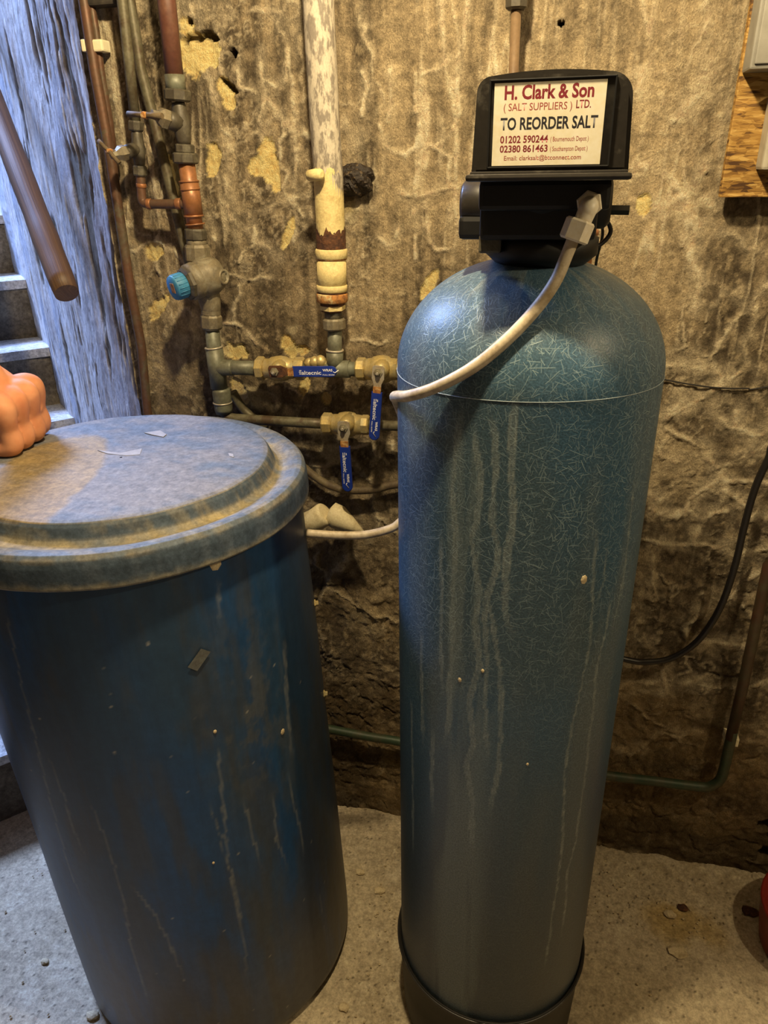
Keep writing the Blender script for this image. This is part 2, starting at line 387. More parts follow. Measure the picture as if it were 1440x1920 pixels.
def grid_mesh(name, P, cols, uv=None, fibre=None, wrap=False):
    """P: (rows, columns, 3) numpy grid"""
    a, b = P.shape[:2]
    me = bpy.data.meshes.new(name)
    me.vertices.add(a * b); me.vertices.foreach_set('co', P.reshape(-1).astype(np.float32))
    i, j = np.meshgrid(np.arange(a - 1), np.arange(b if wrap else b - 1), indexing='ij')
    j2 = (j + 1) % b
    q = np.stack([i * b + j, i * b + j2, (i + 1) * b + j2, (i + 1) * b + j], -1).reshape(-1, 4)
    n = len(q)
    me.loops.add(n * 4); me.loops.foreach_set('vertex_index', q.reshape(-1).astype(np.int32))
    me.polygons.add(n); me.polygons.foreach_set('loop_start', (np.arange(n) * 4).astype(np.int32))
    try: me.polygons.foreach_set('loop_total', np.full(n, 4, np.int32))
    except Exception: pass
    me.polygons.foreach_set('use_smooth', np.ones(n, bool))
    me.update(calc_edges=True)
    ca = me.color_attributes.new('Col', 'FLOAT_COLOR', 'POINT')
    cc = np.ones((a * b, 4), np.float32); cc[:, :3] = np.clip(cols.reshape(-1, 3), 0.004, 0.95)
    ca.data.foreach_set('color', cc.reshape(-1))
    if uv is not None:
        l = me.uv_layers.new(name='uv'); u = uv[:, :, 0]; v = uv[:, :, 1]
        U = np.stack([u[i, j], u[i, j2] + np.where(j2 == 0, uv_wrap, 0) if wrap else u[i, j2], u[i + 1, j2] + (np.where(j2 == 0, uv_wrap, 0) if wrap else 0), u[i + 1, j]], -1)
        V = np.stack([v[i, j], v[i, j2], v[i + 1, j2], v[i + 1, j]], -1)
        l.data.foreach_set('uv', np.stack([U, V], -1).reshape(-1).astype(np.float32))
    if fibre is not None:
        fa = me.attributes.new('fibre', 'FLOAT', 'POINT'); fa.data.foreach_set('value', fibre.reshape(-1).astype(np.float32))
    return me
uv_wrap = 0.0

# ================================================================== ROOM
# ---- back wall: stained, veined and flaking plaster, in true relief
xs = np.concatenate([np.arange(-0.858, 0.72, 0.003), np.arange(0.724, 1.61, 0.007)])
zs = np.concatenate([np.arange(-0.02, 1.86, 0.003), np.linspace(1.87, 2.4, 20)])
Z, X = np.meshgrid(zs, xs, indexing='ij')
wx = X + 0.075 * (fbm(X * 6, Z * 6, 5, 1, 0.6) - 0.5) + 0.02 * (fbm(X * 45, Z * 45, 3, 2) - 0.5)
wz = Z + 0.075 * (fbm(X * 6, Z * 6, 5, 3, 0.6) - 0.5) + 0.02 * (fbm(X * 45, Z * 45, 3, 4) - 0.5)
big = fbm(X * 2.6, Z * 2.0, 4, 5)
mid = fbm(wx * 11, wz * 7, 5, 6, 0.6)
fine = fbm(X * 75, Z * 55, 4, 7, 0.65)
streak = fbm(X * 55 + 3 * fbm(X * 6, Z * 3, 2, 8), Z * 3.4, 4, 9, 0.6)
streak2 = fbm(X * 130, Z * 12, 3, 10, 0.6)
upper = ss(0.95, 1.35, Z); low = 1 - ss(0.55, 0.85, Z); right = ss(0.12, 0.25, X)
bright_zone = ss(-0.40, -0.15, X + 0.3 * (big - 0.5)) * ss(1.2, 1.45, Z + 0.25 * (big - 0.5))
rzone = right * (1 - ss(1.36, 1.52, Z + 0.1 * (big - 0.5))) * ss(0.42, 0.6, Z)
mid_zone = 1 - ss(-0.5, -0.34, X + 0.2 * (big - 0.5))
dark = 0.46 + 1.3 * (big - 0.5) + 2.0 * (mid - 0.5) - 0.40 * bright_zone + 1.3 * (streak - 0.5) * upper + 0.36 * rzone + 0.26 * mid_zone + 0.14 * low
dark = np.clip(dark + 1.3 * (fine - 0.5) + 0.8 * (streak2 - 0.5) * upper, 0.02, 1)
col = np.empty(X.shape + (3,)); col[:] = (0.44, 0.34, 0.205)
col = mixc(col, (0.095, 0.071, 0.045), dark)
col = mixc(col, (0.52, 0.41, 0.25), ss(0.56, 0.72, fine + 0.6 * (mid - 0.5)) * 0.5)
_, e1, c1 = vor(wx * 6.5, wz * 5.2, 11); _, e2, c2 = vor(wx * 15 + 3, wz * 12, 12)
def contour(n, lev, w): return 1 - ss(0.25, 1.0, np.abs(n - lev) / w)
na = fbm(wx * 7, wz * 6, 5, 14, 0.55); nb = fbm(wx * 13 + 4, wz * 11, 5, 15, 0.55); nc = fbm(wx * 24, wz * 20, 4, 16, 0.6)
gate = ss(0.45, 0.60, fbm(X * 4.2, Z * 4.2, 3, 13))
gate2 = ss(0.48, 0.62, fbm(X * 5 + 7, Z * 5, 3, 31))
g1 = np.clip(gate + 0.7 * rzone, 0, 1) * ss(0.36, 0.5, fbm(X * 9 + 3, Z * 9, 3, 38))
v1 = np.maximum((1 - ss(0.012, 0.05, e1)) * (0.45 + 0.55 * ss(0.35, 0.55, fine)), (1 - ss(0.0, 0.16, e1)) * 0.42 * ss(0.38, 0.6, mid)) * g1
v2 = contour(na, 0.5, 0.014) * gate * (0.4 + 0.8 * fine)
v3 = np.maximum(contour(nb, 0.47, 0.02), contour(nb, 0.58, 0.014)) * gate2 * 0.8
v4 = contour(nc, 0.5, 0.025) * gate2 * 0.3
halo = (1 - ss(0.0, 0.09, np.abs(na - 0.52))) * gate * ss(0.40, 0.62, mid) * 0.35
rid = 1 - np.abs(2 * fbm(X * 22 + 0.8 * fbm(X * 10, Z * 6, 3, 17), Z * 1.6, 3, 18) - 1)
drip = ss(0.93, 0.985, rid) * ss(0.45, 0.62, fbm(X * 5, Z * 2.5, 3, 19)) * (0.3 + 0.7 * upper) * (1 - low) * (0.4 + 0.9 * fine)
rid2 = 1 - np.abs(2 * fbm(X * 48 + fbm(X * 20, Z * 9, 2, 32), Z * 3.2, 3, 20) - 1)
drip2 = ss(0.90, 0.99, rid2) * ss(0.43, 0.6, fbm(X * 6, Z * 4, 3, 21)) * upper * 0.7 * (0.3 + fine)
# the salt lines one can pick out one by one: (kind, points in x, z)
lines_ = [
 (1, [(-0.478, 1.677), (-0.475, 1.632), (-0.475, 1.596), (-0.478, 1.564), (-0.475, 1.526), (-0.480, 1.486), (-0.486, 1.453), (-0.482, 1.422), (-0.489, 1.383)]),
 (1, [(-0.524, 1.679), (-0.525, 1.649), (-0.525, 1.609), (-0.537, 1.579), (-0.536, 1.553), (-0.540, 1.534)]),
 (1, [(-0.525, 1.609), (-0.504, 1.590), (-0.486, 1.574), (-0.478, 1.567)]),
 (1, [(-0.526, 1.637), (-0.504, 1.630), (-0.485, 1.639), (-0.481, 1.662)]),
 (1, [(-0.598, 1.703), (-0.602, 1.649), (-0.590, 1.636)]),
 (1, [(-0.567, 1.675), (-0.568, 1.629), (-0.546, 1.623), (-0.521, 1.606)]),
 (1, [(-0.610, 1.488), (-0.612, 1.454), (-0.609, 1.440)]),
 (1, [(-0.652, 1.426), (-0.645, 1.386)]),
 (1, [(-0.568, 1.429), (-0.559, 1.397), (-0.558, 1.379), (-0.534, 1.372)]),
 (1, [(-0.488, 1.453), (-0.512, 1.446), (-0.533, 1.437)]),
 (1, [(-0.488, 1.453), (-0.461, 1.456)]),
 (1, [(-0.485, 1.446), (-0.467, 1.422)]),
 (1, [(-0.558, 1.377), (-0.589, 1.364), (-0.599, 1.348)]),
 (1, [(-0.197, 1.659), (-0.196, 1.628), (-0.192, 1.581), (-0.207, 1.551), (-0.230, 1.530), (-0.255, 1.537), (-0.283, 1.519)]),
 (1, [(-0.230, 1.530), (-0.206, 1.514), (-0.208, 1.476), (-0.176, 1.457)]),
 (1, [(-0.255, 1.636), (-0.228, 1.640), (-0.212, 1.657)]),
 (1, [(-0.259, 1.518), (-0.262, 1.471), (-0.260, 1.454), (-0.291, 1.461)]),
 (1, [(-0.260, 1.454), (-0.233, 1.461), (-0.205, 1.470)]),
 (1, [(-0.264, 1.546), (-0.266, 1.438), (-0.264, 1.356)]),
 (1, [(-0.246, 1.444), (-0.243, 1.387), (-0.228, 1.370), (-0.203, 1.370)]),
 (1, [(-0.295, 1.404), (-0.311, 1.370), (-0.329, 1.387)]),
 (1, [(-0.283, 1.519), (-0.312, 1.535), (-0.326, 1.567)]),
 (1, [(-0.307, 1.641), (-0.307, 1.590), (-0.311, 1.572)]),
 (1, [(-0.266, 1.636), (-0.264, 1.583)]),
 (1, [(-0.356, 1.640), (-0.346, 1.622), (-0.354, 1.580)]),
 (1, [(-0.393, 1.418), (-0.370, 1.438), (-0.340, 1.431)]),
 (2, [(0.176, 1.178), (0.205, 1.185), (0.230, 1.177), (0.250, 1.178), (0.267, 1.169), (0.275, 1.153)]),
 (2, [(0.206, 1.149), (0.216, 1.131), (0.202, 1.103), (0.190, 1.087)]),
 (2, [(0.190, 1.087), (0.213, 1.104), (0.232, 1.118), (0.247, 1.132), (0.259, 1.143)]),
 (2, [(0.259, 1.143), (0.274, 1.154), (0.292, 1.168), (0.303, 1.182)]),
 (2, [(0.273, 1.119), (0.278, 1.102), (0.298, 1.075), (0.323, 1.071), (0.348, 1.057), (0.365, 1.046)]),
 (2, [(0.347, 1.061), (0.359, 1.073), (0.361, 1.081)]),
 (2, [(0.365, 1.046), (0.347, 1.035), (0.327, 1.016), (0.304, 0.998), (0.300, 0.981)]),
 (2, [(0.268, 1.024), (0.283, 1.006), (0.295, 0.997)]),
 (2, [(0.300, 0.981), (0.312, 0.973), (0.343, 0.976), (0.381, 0.975)]),
 (2, [(0.300, 0.981), (0.288, 0.965), (0.268, 0.949), (0.253, 0.932), (0.248, 0.910), (0.234, 0.891)]),
 (2, [(0.311, 0.957), (0.328, 0.943), (0.352, 0.928)]),
 (2, [(0.254, 0.909), (0.273, 0.897), (0.281, 0.891), (0.301, 0.906), (0.322, 0.913)]),
 (2, [(0.281, 0.891), (0.277, 0.866), (0.275, 0.848)]),
 (2, [(0.177, 0.843), (0.207, 0.839), (0.242, 0.836), (0.281, 0.842), (0.316, 0.837), (0.345, 0.840)]),
 (2, [(0.193, 1.067), (0.211, 1.056), (0.231, 1.051), (0.243, 1.042), (0.262, 1.035)]),
 (2, [(0.197, 1.051), (0.187, 1.030), (0.193, 1.014), (0.218, 1.006)]),
 (2, [(0.181, 0.937), (0.199, 0.926), (0.219, 0.929)]),
 (2, [(0.241, 0.907), (0.228, 0.893), (0.209, 0.898), (0.188, 0.907)]),
 (2, [(0.360, 0.830), (0.378, 0.834), (0.406, 0.844)]),
 (2, [(0.306, 1.107), (0.307, 1.082)]),
 (2, [(0.357, 0.901), (0.372, 0.913), (0.391, 0.921)]),
 (2, [(0.086, 1.493), (0.109, 1.496), (0.133, 1.487), (0.147, 1.474), (0.166, 1.459), (0.179, 1.447)]),
 (2, [(0.177, 1.459), (0.186, 1.477), (0.193, 1.491)]),
 (2, [(0.179, 1.447), (0.174, 1.431), (0.180, 1.406), (0.175, 1.380)]),
 (2, [(0.123, 1.433), (0.144, 1.436), (0.154, 1.448), (0.169, 1.453)]),
 (2, [(0.179, 1.447), (0.196, 1.438), (0.211, 1.440)]),
 (2, [(0.188, 1.436), (0.195, 1.406)]),
 (2, [(0.135, 1.560), (0.153, 1.573), (0.171, 1.596), (0.173, 1.616)]),
 (2, [(0.080, 1.623), (0.081, 1.603)]),
 (2, [(0.179, 1.447), (0.190, 1.402), (0.190, 1.363), (0.214, 1.323), (0.208, 1.282)]),
 (2, [(0.351, 0.735), (0.409, 0.747)]),
 (2, [(0.311, 0.739), (0.321, 0.715), (0.302, 0.682), (0.285, 0.662), (0.293, 0.632)]),
 (2, [(0.326, 0.622), (0.410, 0.627)]),
 (2, [(0.335, 0.442), (0.372, 0.439), (0.395, 0.433)]),
 (2, [(0.331, 0.446), (0.332, 0.486), (0.341, 0.521)]),
 (2, [(0.184, 0.316), (0.221, 0.307), (0.251, 0.345), (0.273, 0.380), (0.316, 0.373), (0.342, 0.398)]),
 (2, [(0.262, 0.545), (0.273, 0.490)]),
 (2, [(0.310, 0.515), (0.348, 0.545)]),
 (2, [(0.356, 0.066), (0.380, 0.041)]),
 (1, [(-0.644, 1.233), (-0.616, 1.231), (-0.599, 1.217), (-0.580, 1.195)]),
 (1, [(-0.409, 1.163), (-0.402, 1.212), (-0.386, 1.248)]),
 (1, [(-0.390, 1.204), (-0.361, 1.208), (-0.332, 1.203), (-0.315, 1.212)]),
 (1, [(-0.522, 1.111), (-0.504, 1.103), (-0.498, 1.094)]),
 (1, [(-0.420, 0.990), (-0.380, 0.996), (-0.352, 1.004), (-0.309, 1.007)]),
 (1, [(-0.349, 1.008), (-0.346, 0.979)]),
 (1, [(-0.339, 1.018), (-0.337, 0.977)]),
 (1, [(-0.312, 1.013), (-0.310, 0.985)])]
vl = np.zeros(X.shape); vh = np.zeros(X.shape)
lx = X + 0.010 * (fbm(X * 30, Z * 30, 4, 33, 0.6) - 0.5); lz = Z + 0.010 * (fbm(X * 30 + 9, Z * 30, 4, 34, 0.6) - 0.5)
wvar = 0.5 + fbm(X * 40, Z * 40, 3, 35)
for kind, pts in lines_:
    for (xa, za), (xb, zb) in zip(pts[:-1], pts[1:]):
        i0, i1 = np.searchsorted(zs, (min(za, zb) - 0.03, max(za, zb) + 0.03)); j0, j1 = np.searchsorted(xs, (min(xa, xb) - 0.03, max(xa, xb) + 0.03))
        if i1 <= i0 or j1 <= j0: continue
        gx, gz = lx[i0:i1, j0:j1], lz[i0:i1, j0:j1]
        dx, dz = xb - xa, zb - za
        t = np.clip(((gx - xa) * dx + (gz - za) * dz) / (dx * dx + dz * dz + 1e-9), 0, 1)
        d = np.hypot(gx - xa - t * dx, gz - za - t * dz)
        w = (0.0050 if kind == 1 else 0.0072) * wvar[i0:i1, j0:j1]
        vl[i0:i1, j0:j1] = np.maximum(vl[i0:i1, j0:j1], 1 - ss(0.35, 1.0, d / w))
        vh[i0:i1, j0:j1] = np.maximum(vh[i0:i1, j0:j1], (1 - ss(0.0, 1.0, d / (0.018 if kind == 1 else 0.032))) * (0.4 if kind == 1 else 0.7))
vl *= 0.35 + 0.65 * ss(0.30, 0.52, fbm(X * 60, Z * 60, 3, 36)); vh *= ss(0.35, 0.6, fbm(wx * 30, wz * 30, 4, 37, .6))
v2 = v2 * 0.7; v3 = v3 * 0.6
vein = np.clip(np.maximum.reduce([vl, vh, v1, v2, v3, v4, halo, drip, drip2]), 0, 1)
col = mixc(col, (0.74, 0.62, 0.42), vein * 0.9)
pale = ss(0.56, 0.70, fbm(wx * 8, wz * 8, 5, 22, 0.62) - 0.10 * upper - 0.04 * right)
col = mixc(col, (0.50, 0.40, 0.25), pale * 0.6 * (0.5 + fine))
# brown foot of the wall, darker towards the floor
ochre = ss(0.42, 0.60, fbm(wx * 7, wz * 7, 4, 23) + 0.25 * (1 - ss(0.15, 0.5, Z)) + 0.08 * ss(0.42, 0.55, X) - 0.02) * (1 - ss(0.45, 0.8, Z))
col = mixc(col, (0.23, 0.145, 0.05), ochre * (0.3 + 0.7 * fine) * 0.75)
col = mixc(col, (0.075, 0.05, 0.025), ss(0.5, 0.75, fbm(wx * 9, wz * 14, 4, 24) + 0.3 * (1 - ss(0.03, 0.28, Z))) * (1 - ss(0.35, 0.6, Z)) * (0.35 + 0.8 * fine) * 0.85)
# relief
H = 0.010 * (fbm(X * 3, Z * 3, 3, 25) - 0.5) + 0.008 * (mid - 0.5) + 0.0065 * (fine - 0.5) + 0.0038 * vein + 0.0015 * pale + 0.004 * (nb - 0.5)
rough_low = ss(0.0, 1.0, low + 0.6 * right * (1 - ss(0.9, 1.2, Z)))
rub = fbm(wx * 16, wz * 18, 5, 26, 0.6)
H += rough_low * (0.018 * (rub - 0.5) + 0.006 * (fbm(wx * 12, wz * 15, 4, 27) - 0.5))
H -= 0.005 * rough_low * (1 - ss(0.0, 0.12, e2)) * ss(0.5, 0.65, nb)
# flaked places where the yellow coat shows
jag = 0.75 * (fbm(X * 70, Z * 70, 4, 28, 0.6) - 0.5) + 0.8 * (fbm(X * 26, Z * 26, 3, 29) - 0.5)
def patch(lst, edge=0.05):
    d = np.full(X.shape, 9.0)
    for (c, rx, rz, an) in lst:
        dx, dz = X - c[0], Z - c[2]; ca, sa = math.cos(an), math.sin(an)
        d = np.minimum(d, np.hypot((dx * ca + dz * sa) / rx, (-dx * sa + dz * ca) / rz))
    return 1 - ss(1 - edge, 1 + edge, d + jag)
yel = patch([((-0.6489,-0.0000,1.6833), .030, .036, 0), ((-0.6133,0.0000,1.6863), .016, .022, 0), ((-0.5942,0.0000,1.6184), .014, .026, .2), ((-0.6311,0.0000,1.5132), .014, .028, -.2),
             ((-0.5464,0.0000,1.5066), .022, .014, .3), ((-0.5259,0.0000,1.5114), .017, .034, .1), ((-0.5173,0.0000,1.4839), .009, .020, 0), ((-0.4979,0.0000,1.3990), .008, .026, -.45),
             ((-0.6231,0.0000,1.1773), .026, .018, 0), ((-0.5118,0.0000,1.1896), .013, .026, .2), ((-0.4893,0.0000,1.1842), .013, .010, 0), ((0.1096,0.0000,1.4415), .013, .017, 0),
             ((-0.2422,0.0000,1.3088), .010, .034, -.5), ((-0.4874,0.0000,1.1146), .010, .026, -.3), ((-0.4435,0.0000,1.0918), .010, .014, 0), ((-0.6253,0.0000,1.0937), .016, .03, .4),
             ((-0.7114,0.0000,1.4935), .012, .04, .1), ((-0.7794,0.0000,1.2594), .012, .034, -.8), ((-0.7736,0.0000,1.3643), .020, .016, 0)])
col = mixc(col, (0.84, 0.66, 0.28), yel * (0.78 + 0.3 * fine))
H -= 0.0045 * yel
creamy = patch([((-0.6987,0.0000,1.1778), .05, .05, 0), ((-0.7529,0.0000,1.1267), .05, .06, 0), ((-0.7753,0.0000,1.0577), .05, .05, 0), ((-0.3815,0.0000,1.4247), .03, .016, 0), ((-0.4614,0.0000,1.0300), .03, .03, 0), ((-0.4418,0.0000,0.9741), .03, .02, 0),
                ((-0.6055,0.0000,1.0836), .05, .025, 0), ((-0.4932,0.0000,1.2209), .02, .012, 0)], 0.35)
col = mixc(col, (0.58, 0.49, 0.31), creamy * ss(0.40, 0.58, mid + 0.2 * (fine - 0.5)) * 0.85)
olive = patch([((-0.3904,0.0000,1.4448), .02, .018, 0)], 0.3); col = mixc(col, (0.26, 0.19, 0.06), olive * 0.6)
deep = patch([((-0.6459,0.0000,1.7046), .020, .0055, 0), ((-0.6138,0.0000,1.7046), .018, .0055, -.35), ((-0.6582,0.0000,1.7006), .010, .006, .6), ((-0.5869,0.0000,1.6301), .016, .005, -.7)], 0.1)
H -= 0.016 * deep; col = mixc(col, (0.10, 0.075, 0.05), deep * 0.8)
for c, r in (((-0.5747,0.0000,1.6778), .0075), ((-0.0420,0.0000,1.6939), .0045), ((-0.6476,0.0000,1.7273), .005)):
    h = 1 - ss(0.75, 1.05, np.hypot(X - c[0], Z - c[2]) / r); H -= 0.03 * h; col = mixc(col, (0.05, 0.035, 0.025), h)
gone = patch([((0.5299,0.0000,0.1612), .02, .016, 0), ((0.5507,0.0000,0.0740), .022, .02, 0)], 0.1); H -= 0.03 * gone
P = np.stack([X, -H - 0.004, Z], -1)
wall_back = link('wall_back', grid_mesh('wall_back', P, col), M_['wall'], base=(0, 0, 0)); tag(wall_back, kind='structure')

# ---- painted side wall of the stairs (45 degrees to the back wall)
sv = np.concatenate([np.arange(-0.002, 1.3, 0.0045), np.linspace(1.32, 3.4, 50)])
zv = np.concatenate([np.arange(-0.02, 1.95, 0.005), np.linspace(1.97, 3.9, 40)])
ZZ, SS = np.meshgrid(zv, sv, indexing='ij')
low_n = fbm(SS * 5, ZZ * 1.6, 4, 40)
sw_ = SS + 0.05 * (fbm(SS * 7, ZZ * 4, 4, 41, 0.6) - 0.5)
stv = fbm(sw_ * 17, ZZ * 1.7, 5, 42, 0.55); st2 = fbm(SS * 60, ZZ * 14, 4, 43, 0.6); blo = fbm(sw_ * 15, ZZ * 9, 5, 44, 0.62)
near = 1 - ss(0.05, 0.40, SS + 0.12 * (low_n - 0.5))    # greyer and darker towards the corner
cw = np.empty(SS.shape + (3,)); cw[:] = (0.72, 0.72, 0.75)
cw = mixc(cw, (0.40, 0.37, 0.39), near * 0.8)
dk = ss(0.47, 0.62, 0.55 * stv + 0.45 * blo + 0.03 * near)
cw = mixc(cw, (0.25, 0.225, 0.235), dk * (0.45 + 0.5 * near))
cw = mixc(cw, (0.30, 0.40, 0.60), ss(0.55, 0.7, fbm(sw_ * 12, ZZ * 3, 4, 49)) * 0.45 * (1 - near))
cw = mixc(cw, (0.22, 0.20, 0.20), ss(0.56, 0.72, fbm(SS * 70, ZZ * 45, 4, 50, 0.6)) * 0.45)
wl = np.zeros(SS.shape)
for kk, (f_, g_) in enumerate(((11, 1.2), (19, 1.7), (31, 2.6))):
    rr3 = 1 - np.abs(2 * fbm(sw_ * f_ + kk * 3.7, ZZ * g_, 3, 46 + kk * 5) - 1)
    wl = np.maximum(wl, ss(0.93, 0.99, rr3) * ss(0.38, 0.58, fbm(SS * 9, ZZ * 5, 3, 52 + kk)))
wl *= ss(0.3, 0.5, st2)
cw = mixc(cw, (0.88, 0.86, 0.84), wl * 0.85)
gr = ss(0.62, 0.70, fbm(sw_ * 16, ZZ * 4, 4, 47, 0.6) + 0.10 * (1 - ss(0.06, 0.3, np.abs(SS - 0.26))) - 0.03)
cw = mixc(cw, (0.13, 0.11, 0.07), gr * 0.85)
HH = 0.010 * (fbm(SS * 4, ZZ * 2, 3, 48) - 0.5) + 0.008 * (stv - 0.5) + 0.007 * (blo - 0.5) - 0.005 * gr + 0.002 * wl
HH -= 0.003 * (1 - ss(0.0, 0.02, SS))
A_ = np.array(SA); Dn = np.array(SD)
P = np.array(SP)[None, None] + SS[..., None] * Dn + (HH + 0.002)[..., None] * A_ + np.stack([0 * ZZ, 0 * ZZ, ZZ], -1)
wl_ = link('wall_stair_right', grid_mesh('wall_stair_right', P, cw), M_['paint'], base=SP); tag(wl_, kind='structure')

# ---- floor
xf = np.concatenate([np.linspace(-1.75, -1.2, 20), np.arange(-1.19, 0.75, 0.004), np.linspace(0.76, 1.62, 20)])
yf = np.concatenate([np.linspace(-2.72, -0.95, 40), np.arange(-0.94, 0.06, 0.004), np.linspace(0.07, 0.9, 16)])
Y2, X2 = np.meshgrid(yf, xf, indexing='ij')
f1 = fbm(X2 * 4, Y2 * 4, 4, 60); f2 = fbm(X2 * 18, Y2 * 18, 5, 61, 0.62); f3 = fbm(X2 * 80, Y2 * 80, 3, 62)
cf = np.empty(X2.shape + (3,)); cf[:] = (0.50, 0.415, 0.285)
cf = mixc(cf, (0.335, 0.265, 0.165), np.clip(1.6 * (f1 - 0.42) + 1.2 * (f2 - 0.5), 0, 1))
cf = mixc(cf, (0.62, 0.53, 0.38), ss(0.54, 0.70, f2 + 0.15 * (f3 - 0.5)) * 0.6)
d1, e4, c4 = vor(X2 * 60, Y2 * 60, 63)
spk = (1 - ss(0.10, 0.22, d1)) * (c4 > 0.80); cf = mixc(cf, (0.62, 0.54, 0.38), spk * 0.8)
d2_, _, c5 = vor(X2 * 75 + 9, Y2 * 75, 64)
spd = (1 - ss(0.10, 0.24, d2_)) * (c5 > 0.86); cf = mixc(cf, (0.06, 0.045, 0.03), spd * 0.85)
cf = mixc(cf, (0.40, 0.27, 0.08), (1 - ss(0.04, 0.10, np.hypot(X2 - 0.36, (Y2 + 0.16) * 1.4) + 0.08 * (f2 - 0.5))) * 0.7)
HF = 0.004 * (f1 - 0.5) + 0.003 * (f2 - 0.5) + 0.0022 * spk + 0.0012 * spd - 0.002
HF += 0.012 * ss(-0.07, 0.0, Y2 + 0.05 * (f2 - 0.5)) * ss(0.1, 0.3, X2)
fl = link('floor', grid_mesh('floor', np.stack([X2, Y2, HF], -1), cf), M_['floor'], base=(0, 0, 0)); tag(fl, kind='structure')

# ---- rest of the shell (outside the frame, it closes the cellar and bounces the light)
def shell(name, c, size, rot=None):
    return tag(MB().box(c, size, 0, rot).build(name, M_['plain_wall'], base=c), kind='structure')
shell('ceiling', (-0.02, -1.34, 2.43), (3.3, 2.78, 0.1))
shell('wall_right', (1.66, -1.33, 1.2), (0.1, 2.8, 2.5))
shell('wall_front', (-0.02, -2.77, 1.2), (3.4, 0.1, 2.5))
lw = SP + SA * 1.06
shell('wall_left', (lw.x - 0.05, (lw.y - 2.72) / 2, 1.2), (0.1, 2.72 + lw.y, 2.5))
rz = Matrix.Rotation(math.atan2(SD.y, SD.x), 3, 'Z')
c = st(1.70, 1.11, 1.95); shell('wall_stair_left', c, (3.5, 0.1, 4.0), rz)
c = st(3.46, 0.5, 1.95); shell('wall_stair_end', c, (0.1, 1.3, 4.0), rz)
c = st(1.95, 0.52, 3.95); shell('ceiling_stair', c, (3.2, 1.25, 0.1), rz)
c = st(0.42, 0.52, 3.3); shell('trim_1', c, (0.1, 1.25, 1.3), rz)

# ---- stone stairs climbing away behind the painted wall
stairs = thing('staircase', st(0.15, 0.5, 0), 'grey stone cellar stairs with pale treads, climbing behind the hand at left', 'stairs')
sdist = [0.14, 0.37, 0.61, 0.85, 1.035, 1.228, 1.43, 1.62, 1.81, 2.0]
szed = [0.20, 0.40, 0.60, 0.80, 0.99, 1.18, 1.37, 1.56, 1.75, 1.94]
def stone_block(s0, s1, a0, a1, z0, z1, seed, color, color2, amp, name, m, par):
    mb = bmesh.new(); bmesh.ops.create_cube(mb, size=1.0)
    bmesh.ops.subdivide_edges(mb, edges=mb.edges[:], cuts=9, use_grid_fill=True)
    co = np.array([v.co[:] for v in mb.verts]) + 0.5
    s = s0 + co[:, 0] * (s1 - s0); a = a0 + co[:, 1] * (a1 - a0); z = z0 + co[:, 2] * (z1 - z0)
    n = fbm(a * 14 + s * 9 + seed, z * 14 + s * 5, 4, 70 + seed)
    n2 = fbm(a * 14 + 5 + seed, s * 14 + z * 4, 4, 90 + seed)
    s = s + amp * (n - 0.5) * (co[:, 0] < 0.5); z = z + 0.5 * amp * (n2 - 0.5) * (co[:, 2] > 0.5)
    P = np.array(SP)[None] + s[:, None] * np.array(SD) + a[:, None] * np.array(SA) + np.stack([0 * z, 0 * z, z], -1)
    for v, p in zip(mb.verts, P): v.co = p
    me = bpy.data.meshes.new(name); mb.to_mesh(me); mb.free()
    ca = me.color_attributes.new('Col', 'FLOAT_COLOR', 'POINT')
    t = ss(0.35, 0.65, fbm(a * 9 + s * 3, z * 11 + seed, 4, 110 + seed))[:, None]
    cc = np.ones((len(me.vertices), 4), np.float32); cc[:, :3] = np.array(color) * (1 - t) + np.array(color2) * t
    ca.data.foreach_set('color', cc.reshape(-1))
    return link(name, me, m, par)
for i, (s0, z1) in enumerate(zip(sdist, szed)):
    z0 = -0.01 if i == 0 else szed[i - 1] - 0.045
    nx = sdist[i + 1] if i + 1 < len(sdist) else 3.4
    stone_block(s0 + 0.012, nx + 0.06, 0.0, 1.06, z0, z1 - 0.028, i, (0.20, 0.165, 0.115), (0.105, 0.085, 0.06), 0.03, 'stone_riser', M_['stone'], stairs)
    stone_block(s0, nx + 0.05, 0.0, 1.06, z1 - 0.028, z1, i + 20, (0.62, 0.62, 0.62), (0.40, 0.38, 0.36), 0.016, 'tread', M_['stone'], stairs)  # tread slabs in a paler colour than the risers

# ---- handrail
hr = thing('handrail', (-1.0074,0.0323,1.2757), 'round varnished wooden handrail with sawn lower end, on the blue-white wall', 'handrail')
p0, p1 = Vector((-1.0074,0.0323,1.2757)), Vector((-1.2794,0.2930,1.5951)); dv = (p1 - p0).normalized(); L = 1.5
mb = MB(); rad = 0.0262
for i in range(41):
    t = L * i / 40
    r = rad * (1 + 0.02 * math.sin(i * 0.9) + (0.10 * math.exp(-((t - 0.16) / 0.03) ** 2))) * (0.93 if i == 0 else 1)
    _, u, w = frame(dv)
    for k in range(24):
        a = 2 * math.pi * k / 24; mb.v.append(p0 + dv * t + u * math.cos(a) * r + w * math.sin(a) * r)
for i in range(40):
    for k in range(24):
        k2 = (k + 1) % 24; mb.face((i * 24 + k, i * 24 + k2, (i + 1) * 24 + k2, (i + 1) * 24 + k))
mb.face(tuple(range(24))[::-1], False); mb.face(tuple(40 * 24 + k for k in range(24)), False)
rl = mb.build('rail', M_['rail'], hr)
uvl = rl.data.uv_layers.new(name='uv')
for lp in rl.data.loops:
    vi = lp.vertex_index; uvl.data[lp.index].uv = ((vi % 24) / 24.0, (vi // 24) / 40.0 * L)
